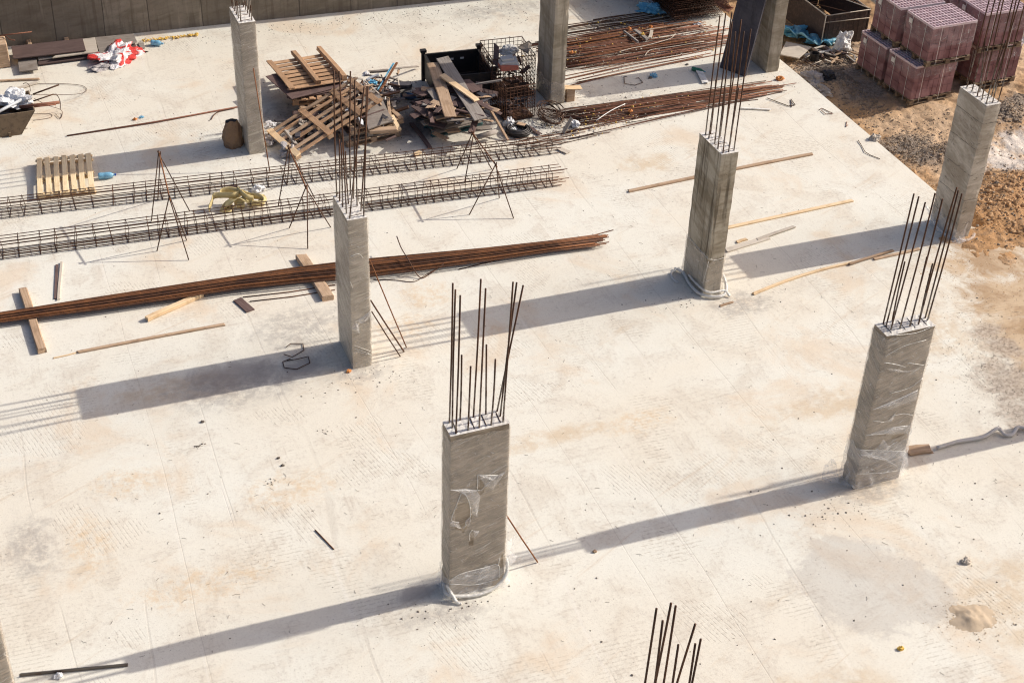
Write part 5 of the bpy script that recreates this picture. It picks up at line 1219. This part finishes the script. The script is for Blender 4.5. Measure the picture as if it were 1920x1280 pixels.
for (p, l_) in [((1220, 52, .1), 'orange lump behind the small pale block'), ((1180, 55, .1), 'orange lump left of the stakes'), ((1205, 66, .14), 'yellow lump between the two stakes'), ((1071, 100, .05), 'orange lump at the left end of the large pile'), ((1182, 210, .08), 'orange lump on the lower loose pile')]:
    crumple('foam_lump', at(*p), .05, .05, .05, M_foam if 'yellow' in l_ else M_orange, l_, 'lump', rnd.randint(0, 99))
# leaning dark panel at the far column
pb_, pr_ = at(1352, 126, 0), at(1399, 143, 0); tl = above(pb_, 1384, -14)+Vector((.0, .0, 0)); hgt = 3.0
nn_ = Vector((.55, .10, 0)); mb = MB(); a_, b_ = pb_, pr_
lean_v = Vector((.46, .05, 2.9)); ns = (b_-a_).cross(lean_v).normalized()*.06
mb.add([a_, b_, b_+lean_v, a_+lean_v, a_+ns, b_+ns, b_+lean_v+ns, a_+lean_v+ns], [(0, 1, 2, 3), (7, 6, 5, 4), (0, 4, 5, 1), (1, 5, 6, 2), (2, 6, 7, 3), (3, 7, 4, 0)])
tag(mb.build('leaning_sheet', M_panel), 'tall dark formwork sheet leaning towards the stained far column', 'sheet')
# rebar mats stack
mw, md = 1.55, 3.4; mb = MB()
for i in range(17): mb.tube([(-mw/2+mw*i/16, -md/2, 0), (-mw/2+mw*i/16, md/2, 0)], .006, 4)
for i in range(30): mb.tube([(-mw/2, -md/2+md*i/29, .011), (mw/2, -md/2+md*i/29, .011)], .006, 4)
mm = mb.mesh('rebar_mat', M_rebar); mm2 = mm.copy(); mm2.materials[0] = M_cage
for i in range(34):
    meshobj('rebar_mat', mm if i % 3 else mm2, T(18.15+rnd.uniform(-.07, .07), 33.0+rnd.uniform(-.1, .1), .05+i*.042) @ RZ(rnd.uniform(-.04, .04)) @ Matrix.Rotation(rnd.uniform(-.012, .012), 4, 'X'))
    tag(COL.objects[-1], 'welded rusty mat in the tall dark stack at the top of the picture', 'rebar mat', 'stacked rebar mats')
for i in range(9):
    a = at(1345+i*3.4, 30-i*2, .3); rod('rebar_rod', bez([at(1334+i*2.5, -14, .9), at(1343+i*3, 6+i*.5, .7), at(1366+i*1.2, 24-i*1.2, .55)], 4), .012, M_red, None, 'red bar in the curved bunch left of the dark leaning panel', 'rebar', 'curved bunch of red bars')
for (p, s, m_, l_) in [((1222, 22), .38, M_blue, 'blue plastic sheet in the mesh shadow'), ((1214, 3), .25, M_white, 'pale sack at the top edge beside the mesh stack'), ((1240, 12), .16, M_ply, 'cream scrap beside the mesh stack'), ((1252, 20), .22, M_white, 'white crumpled paper beside the mesh stack'), ((1265, 28), .22, M_sack, 'grey crumpled paper at the foot of the mesh stack'), ((1308, 48), .12, M_white, 'small white scrap at the front of the mesh stack')]:
    crumple('plastic_sheet', at(*p), s, s*.6, s*.5, m_, l_, 'sheeting', rnd.randint(0, 99), rnd.uniform(0, 3), amp=.8)

# ================================================================== LEFT EDGE
# mortar tub
tb = empty('mortar_tub', (.2, 31.0, 0), 'muddy steel tub full of scrap at the left edge', 'tub')
def trough(xa, xb, ya, yb, h, sl, th, mat, parent):
    mb = MB()
    o_ = [(xa, ya, 0), (xb-sl, ya, 0), (xb-sl, yb, 0), (xa, yb, 0), (xa-sl, ya, h), (xb, ya, h), (xb, yb, h), (xa-sl, yb, h)]
    i_ = [(xa+th, ya+th, th), (xb-sl-th, ya+th, th), (xb-sl-th, yb-th, th), (xa+th, yb-th, th), (xa-sl+th, ya+th, h), (xb-th, ya+th, h), (xb-th, yb-th, h), (xa-sl+th, yb-th, h)]
    mb.add(o_+i_, [(3, 2, 1, 0), (0, 1, 5, 4), (1, 2, 6, 5), (2, 3, 7, 6), (3, 0, 4, 7), (8, 9, 10, 11), (9, 8, 12, 13), (10, 9, 13, 14), (11, 10, 14, 15), (8, 11, 15, 12), (4, 5, 13, 12), (5, 6, 14, 13), (6, 7, 15, 14), (7, 4, 12, 15)])
    return mb.build('tub_body', mat, parent)
trough(-.6, 1.60, 30.45, 31.45, .52, .36, .025, M_tub, tb)
mb = MB(); mb.box((1.0, 30.43, .05), (.05, .05, .1)); mb.build('foot', M_tub, tb)
GT = 'scrap in the mortar tub'
for i in range(24):
    c_ = Vector((rnd.uniform(-.3, 1.3), rnd.uniform(30.6, 31.3), rnd.uniform(.2, .42))); d = Vector((rnd.uniform(-1, 1), rnd.uniform(-.6, .6), rnd.uniform(-.1, .1))).normalized()*rnd.uniform(.1, .3)
    plank('tub_scrap', c_-d, c_+d, rnd.uniform(.03, .12), .02, rnd.choice([M_brown, M_panel, M_black, M_grey, M_rebar]), None, 'dark scrap piece inside the muddy tub', 'scrap', GT, rough=True, roll=rnd.uniform(-.8, .8))
crumple('white_bundle', at(22, 195, .42), .40, .26, .22, M_white, 'white tangled bundle in the muddy tub', 'bundle', 31, R(-20), amp=.9)
mb = MB(); mb.tube([at(-30, 224, .55), at(46, 184, .6)], .035, 10); tag(mb.build('grey_pipe', M_pipe, smooth=True), 'grey pipe lying on the muddy tub', 'pipe')
for (a_, b_, r_, l_) in [((36, 201, .52), (112, 192, .52), .035, 'thick brown bar sticking out of the muddy tub'), ((40, 203, .5), (105, 196, .5), .018, 'thinner bar below the thick brown bar of the tub'), ((62, 177, .45), (111, 159, .55), .018, 'dark straight bar pointing up right out of the tub'), ((62, 190, .4), (100, 177, .5), .014, 'dark bar that ends in a bent wire beside the tub')]:
    rod('rebar_rod', [at(*a_), at(*b_)], r_, M_rebar if 'dark' in l_ else M_red, None, l_, 'rebar')
for (P, r_, l_) in [([(100, 177, .5), (108, 180, .4), (113, 192, .25), (113, 205, .05)], .010, 'bent wire end hanging beside the tub'),
        ([(58, 178, .45), (110, 178, .2), (150, 176, .1), (163, 168, .02), (150, 160, .02), (110, 157, .02), (70, 157, .02)], .006, 'large thin wire loop on the floor right of the tub'),
        ([(64, 185, .4), (90, 198, .3), (112, 205, .1), (117, 212, .02), (113, 222, .02), (104, 214, .02)], .007, 'kinked thin wire with a hooked end right of the tub'),
        ([(62, 214, .01), (90, 213, .01), (98, 217, .01), (90, 222, .01), (62, 226, .01)], .005, 'faint flat wire loop beside the tub'),
        ([(43, 158, .5), (47, 156, .65), (52, 157, .7), (56, 163, .6), (57, 172, .5)], .008, 'small hooked wire over the rim of the tub'),
        ([(16, 168, .5), (17, 164, .62), (26, 164, .62), (28, 168, .5)], .008, 'small wire bow over the back rim of the tub')]:
    rod('thin_wire', bez([at(*p) for p in P], 4), r_, M_cage, None, l_, 'wire', n=4)
sp((-30, 154, .02), (74, 149, .02), .05, .03, M_old, 'long brown lath lying behind the tub', 'lath'); sp((20, 171, .02), (70, 155, .02), .10, .02, M_ply, 'pale lath just behind the tub', 'lath')
# pale box at the far left
q = at(21, 127, 0); mb = MB(); mb.box((q.x-.55, q.y+.28, .30), (1.1, .52, .60)); tag(mb.build('plywood_box', M_old, bevel=.02), 'tan box at the left edge in front of the wall', 'box')
rod('bent_bar', bez([at(-10, 69, .62), at(8, 67, .64), at(18, 74, .62), at(28, 76, .62)], 3), .012, M_red, None, 'short bar lying on the tan box', 'bar'); rod('rebar_rod', [at(-10, 68, .7), at(60, 60, .7)], .014, M_red, None, 'thin bar reaching from the tan box along the wall', 'rebar')
# formwork boards by the wall
quad('formwork_board', [(25, 110, .22), (161, 94, .22), (155, 72, .22), (21, 87, .22)], .03, M_brown, 'long purple brown board on top of the boards by the wall', 'board')
quad('formwork_board', [(98, 108, .17), (184, 97, .17), (178, 70, .17), (150, 74, .17), ][:4], .03, M_ply, 'pale board under the purple brown board', 'board')
quad('formwork_board', [(187, 104, .12), (200, 101, .12), (256, 78, .12), (250, 63, .12)][:2]+[(256, 79, .12), (250, 63, .12)], .03, M_grey, 'placeholder', 'board') if False else quad('formwork_board', [(187, 101, .14), (257, 78, .14), (250, 63, .14), (178, 70, .14)], .03, M_grey, 'grey board behind the red and white bag', 'board')
quad('formwork_board', [(186, 105, .06), (258, 94, .06), (250, 72, .06), (180, 80, .06)], .03, M_brown, 'dark board under the grey board behind the bag', 'board')
quad('formwork_board', [(36, 134, .10), (71, 130, .10), (68, 107, .12), (33, 111, .12)], .03, M_grey, 'small square grey board at the near side of the boards by the wall', 'board')
quad('formwork_board', [(72, 121, .06), (172, 108, .06), (169, 101, .08), (70, 112, .08)], .03, M_brown, 'narrow brown board lying in front of the boards by the wall', 'board')
quad('formwork_board', [(72, 112, .12), (98, 108, .12), (96, 102, .12), (70, 105, .12)], .03, M_ply, 'small pale board end between two brown boards', 'board')
quad('formwork_board', [(172, 114, .05), (192, 109, .05), (186, 99, .05), (170, 100, .05)], .03, M_ply, 'pale offcut at the left of the red and white bag', 'board')
quad('formwork_board', [(264, 92, .03), (272, 90, .03), (270, 80, .03), (258, 80, .03)], .02, M_grey, 'small grey offcut right of the red and white bag', 'board')
for i, (x_, y_) in enumerate([(60, 100), (130, 92)]):
    q = at(x_, y_, 0); plank('timber_beam', q+Vector((0, -.25, 0)), q+Vector((0, .5, 0)), .1, .09 if i else .13, M_old, None, ['left', 'right'][i]+' bearer under the boards by the wall', 'timber', rough=True)

# ================================================================== BRICK PACKS
def brick_pack(M, label, seed, holes=True, W=1.25, D=1.045, H=.875):
    rn = random.Random(seed)
    p = bpy.data.objects.new('brick_pack', None); reg(p, M); tag(p, label, 'brick pack', 'strapped brick packs on the earth')
    pal = pallet(M, parent=p, mat=M_palold, W=W+.02, D=D+.02, nb=6, seed=seed, name='pallet')
    mb = MB(); nx, ny, nz = 8, 4, 4; bx, by, bz = W/nx, D/ny, H/nz; z0 = .15
    for k in range(nz):
        for i in range(nx):
            for j in range(ny):
                if 0 < i < nx-1 and 0 < j < ny-1: continue
                hz = bz-.007
                mb.box((-W/2+bx*(i+.5)+rn.uniform(-.004, .004), -D/2+by*(j+.5)+rn.uniform(-.004, .004), z0+k*bz+hz/2-(.05 if k == nz-1 and holes else 0)), (bx-.010, by-.010, hz-.001*k))
    mb.box((0, 0, z0+H/2-.03), (W-.05, D-.05, H-.066), mi=1)  # dark core stands in for the shade inside holes and joints
    mb.build('bricks', [M_brick, M_brickdark], p, M=M, local=True)
    mb = MB(); t_ = .013; zt_ = z0+H-.03
    for q in range(15): mb.box((-W/2+t_/2+(W-t_)*q/14, 0, zt_), (t_*(1.5 if q % 4 == 0 else .9), D-.002, .058))
    for q in range(9): mb.box((0, -D/2+t_/2+(D-t_)*q/8, zt_+.0007), (W+.001, t_*(1.6 if q % 2 == 0 else .9), .058))
    mb.build('perforated_top', M_brickpale, p, M=M, local=True)
    # film hood over the upper part, straps
    for nm, off, zt in (('film_wrap', .012, H+.15),):
        path = [(-W/2, D/2), (-W/2, -D/2), (W/2, -D/2), (W/2, D/2), (-W/2, D/2)]
        path = [tuple((M @ Vector((x, y, 0)))[:2]) for x, y in path]
        zb = (M.translation.z)
        film_sheet('film_wrap', path, zb+.15+H*.38, zb+.15+H+.005, .008, p, M_filmb, seed=seed, amp=.014, nz=18, ragged=.01)
    for x in (-W*.30, W*.18):
        e = .016; mb = MB(); zt = .15+H+.012
        for P in ([(x, -D/2-e, .03), (x, -D/2-e, zt)],):
            for a, b in zip(P, P[1:]):
                a, b = Vector(a), Vector(b); mb.box((a+b)/2, (.009, max(.002, abs(b.y-a.y)), max(.002, abs(b.z-a.z))))
        mb.build('strap', M_bandw, p, M=M, local=True)
    for y in (-D*.26, D*.24):
        e = .020; mb = MB(); zt = .15+H+.016
        for P in ([(-W/2-e, y, .03), (-W/2-e, y, zt)],):
            for a, b in zip(P, P[1:]):
                a, b = Vector(a), Vector(b); mb.box((a+b)/2, (max(.002, abs(b.x-a.x)), .009, max(.002, abs(b.z-a.z))))
        mb.build('strap', M_bandw, p, M=M, local=True)
    lab_ = MB(); lab_.box((-W/2-.03, D*.30, .15+H*.80), (.002, .12, .12)); lab_.build('paper_label', M_bandw, p, M=M, local=True)
    return p
M_brickpale = mat_plain('brick_rims', (.66, .52, .53), .85, 0, .4, (.36, .22, .21), 8)
M_brickdark = mat_plain('brick_hollow_shade', (.10, .045, .045), .9)
HP = 1.045
def bp(x, y, z, rz, lab, seed): brick_pack(T(x, y, z) @ RZ(R(rz)), lab, seed)
bp(22.11, 27.22, GLOW+0*HP, 4, 'nearest brick pack on the ground, under another pack', 1)
bp(22.04, 28.35, GLOW+0*HP, 2, 'brick pack on the ground furthest left, behind the nearest one', 2)
bp(22.29, 27.06, GLOW+1*HP, 1, 'top brick pack with its perforated bricks shining, nearest of the upper ones', 3)
bp(22.19, 28.23, GLOW+1*HP, 0, 'upper brick pack behind the nearest upper pack', 4)
bp(24.21, 27.47, GLOW+0*HP, 1, 'lower brick pack seen behind the starter bars of the bare pitted column', 5)
bp(24.00, 27.32, GLOW+1*HP, 0, 'upper brick pack seen behind the starter bars of the bare pitted column', 6)
bp(24.03, 28.47, GLOW+0*HP, 1, 'lower brick pack in the back row, mostly hidden', 7)
bp(23.97, 28.43, GLOW+1*HP, 1, 'upper brick pack in the back row at the top edge', 8)

# ================================================================== CORNER AREA behind the slab edge
tbn = empty('mesh_bin', (22.0, 31.4, GLOW), 'dark open bin with thin rods along its rim behind the brick packs', 'bin')
x0, x1, y0, y1, h = 21.26, 22.58, 30.27, 32.6, .84
M_bin = mat_plain('dark_bin_sheet', (.06, .042, .036), .8, .1, .7, (.13, .09, .07), 14)
for nm, P in (('front_wall', ((x0+.05, y0+.02), (x1-.05, y0+.02))), ('side_wall', ((x0, y0), (x0, y1))), ('side_wall', ((x1, y0), (x1, y1))), ('back_wall', ((x0+.05, y1), (x1-.05, y1)))):
    mb = MB(); a, b = Vector((*P[0], GLOW)), Vector((*P[1], GLOW)); d = (b-a).normalized(); n_ = Vector((-d.y, d.x, 0))*.02
    mb.add([a-n_, b-n_, b+n_, a+n_]+[v+Z*(h-.02) for v in (a-n_, b-n_, b+n_, a+n_)], [(0, 1, 5, 4), (1, 2, 6, 5), (2, 3, 7, 6), (3, 0, 4, 7), (4, 5, 6, 7)])
    k_ = int((b-a).length/.14)
    for i in range(k_): q = a.lerp(b, (i+.5)/k_); mb.tube([q-n_*1.6+Z*.02, q-n_*1.6+Z*(h-.05)], .008, 4)
    mb.build(nm, M_bin, tbn)
for P in ([(x0, y0, h), (x1, y0, h)], [(x0, y0, h), (x0, y1, h)], [(x0, y0, h*.78), (x1, y0-.03, h*.74)], [(x1, y0, h), (x1, y1, h)], [(x0-.03, y0-.02, h), (x0-.05, y0-.03, .05)], [(x0+.2, y1, h+.05), (x1, y0, h+.02)]):
    rod('rim_rod', [Vector(q)+Z*GLOW for q in P], .012, M_ply, tbn)
for P in ([(x0, y0+.9, h), (x0+.7, y0, h)], [(x0+.5, y1, h+.1), (x1, y0+.1, h)], [(x0+.1, y1, .1), (x1-.2, y0+.6, h+.15)]):
    rod('cross_rod', [Vector(q)+Z*GLOW for q in P], .010, M_cage, tbn)
for (p, q, wd, l_) in [((1618, -12, .5), (1658, 20, .45), .10, 'pale beam end at the top edge left of the upper packs'), ((1636, -10, .6), (1664, 8, .55), .05, 'thin pale batten beside the beam at the top edge')]:
    sp(p, q, wd, .08, M_ply, l_, 'beam')
def eg(px, py, dz=.0): return ate(px, py, dz)
c_ = eg(1512, 74); ribbon('blue_sheet_strip', [eg(1468, 62, .12), eg(1486, 58, .25), eg(1500, 66, .14), eg(1518, 74, .2), eg(1536, 78, .1), eg(1558, 86, .04)], .34, .03, M_blue, 'long blue plastic sheet lying before the dark bin', 'sheeting', twist=.8)
crumple('plastic_sheet', eg(1540, 80), .42, .16, .2, M_blue, 'pale blue crumpled end of the plastic sheet by the white bag', 'sheeting', 51, R(-20), amp=.7)
crumple('plastic_sheet', eg(1490, 66), .42, .16, .22, M_blue, 'darker blue crumpled plastic beside the far column', 'sheeting', 55, R(-25), amp=.7)
crumple('white_sack', eg(1579, 96), .26, .20, .48, M_white, 'white plastic sack standing before the dark bin', 'sack', 52, R(10), amp=.35)
crumple('grey_sheet', eg(1524, 152), .34, .22, .22, M_sack, 'grey plastic sheet bunched at the edge of the floor', 'sheeting', 53, R(-40), amp=.6); crumple('grey_sheet', eg(1538, 172), .16, .3, .12, M_sack, 'tail of grey sheeting hanging over the floor edge', 'sheeting', 54, R(10), amp=.8)
crumple('black_sack', eg(1549, 150), .24, .16, .22, M_bag_blk, 'black sack in the shade beside the grey sheeting', 'sack', 56, R(-40), amp=.3)
crumple('white_sack', ate(1914, 76, .05), .22, .2, .3, M_white, 'pale sack behind the right brick packs', 'sack', 57)
def quadv(name, P, th, mat, label, cat):
    mb = MB(); mb.quadbox(P, th); return tag(mb.build(name, mat, bevel=.004), label, cat)
quadv('plywood_sheet', [ate(1462, 102, .12), ate(1498, 109, .12), ate(1522, 88, .12), ate(1474, 78, .12)], .03, M_ply, 'pale plywood sheet lying beside the far column', 'sheet')
quadv('plywood_offcut', [ate(1587, 106, .06), ate(1604, 114, .06), ate(1613, 108, .06), ate(1594, 100, .06)], .03, M_new, 'fresh wood offcut beside the white sack', 'offcut')
mb = MB(); mb.tube([ate(1508, 104, .06), ate(1562, 95, .1)], .04, 10); tag(mb.build('grey_pipe', M_cement, smooth=True), 'grey pipe lying left of the white sack', 'pipe')
mb = MB(); c_ = ate(1526, 113, 0); n_ = 12
for z, r_ in ((0, .10), (.2, .12)):
    for i in range(n_): mb.v.append((c_.x+r_*math.cos(i*6.283/n_), c_.y+r_*math.sin(i*6.283/n_), z+c_.z))
for z, r_ in ((.2, .11), (.03, .09)):
    for i in range(n_): mb.v.append((c_.x+r_*math.cos(i*6.283/n_), c_.y+r_*math.sin(i*6.283/n_), z+c_.z))
for k_ in range(3):
    for i in range(n_): mb.f.append((k_*n_+i, k_*n_+(i+1) % n_, (k_+1)*n_+(i+1) % n_, (k_+1)*n_+i)); mb.mi.append(0)
mb.f.append(tuple(3*n_+i for i in range(n_))); mb.mi.append(0)
tag(mb.build('black_bucket', M_black, M=T(*c_)), 'small black bucket among the bars beside the far column', 'bucket')
for i, (p, q) in enumerate([((1497, 108, .04), (1538, 132, .03)), ((1500, 106, .05), (1543, 130, .04)), ((1519, 92, .06), (1567, 119, .05)), ((1522, 90, .06), (1575, 118, .05)), ((1512, 92, .05), (1556, 116, .05))]):
    rod('rebar_rod', [ate(*p), ate(*q)], .011, M_rebar, None, 'thin dark bar lying on the sand beside the far column', 'rebar', 'bars on the sand by the far column')
for i, (p, q) in enumerate([((1504, 113, .04), (1528, 98, .06)), ((1522, 122, .04), (1540, 114, .04))]):
    rod('rebar_rod', [ate(*p), ate(*q)], .012, M_ply, None, ['longer', 'shorter'][i]+' pale stick crossing the dark bars beside the far column', 'stick')
for i in range(26):
    c_ = Vector((rnd.uniform(20.8, 21.8), rnd.uniform(29.2, 30.1), GLOW+.08)); an = rnd.uniform(0, 3.1); d = Vector((math.cos(an), math.sin(an), rnd.uniform(-.1, .3)))*rnd.uniform(.08, .25)
    plank('wood_offcut', c_-d, c_+d, rnd.uniform(.03, .08), .03, rnd.choice([M_old, M_grey, M_brown, M_ply]), None, 'small wood offcut in the litter between the bin and the brick packs', 'offcut', 'litter by the bin', rough=True)
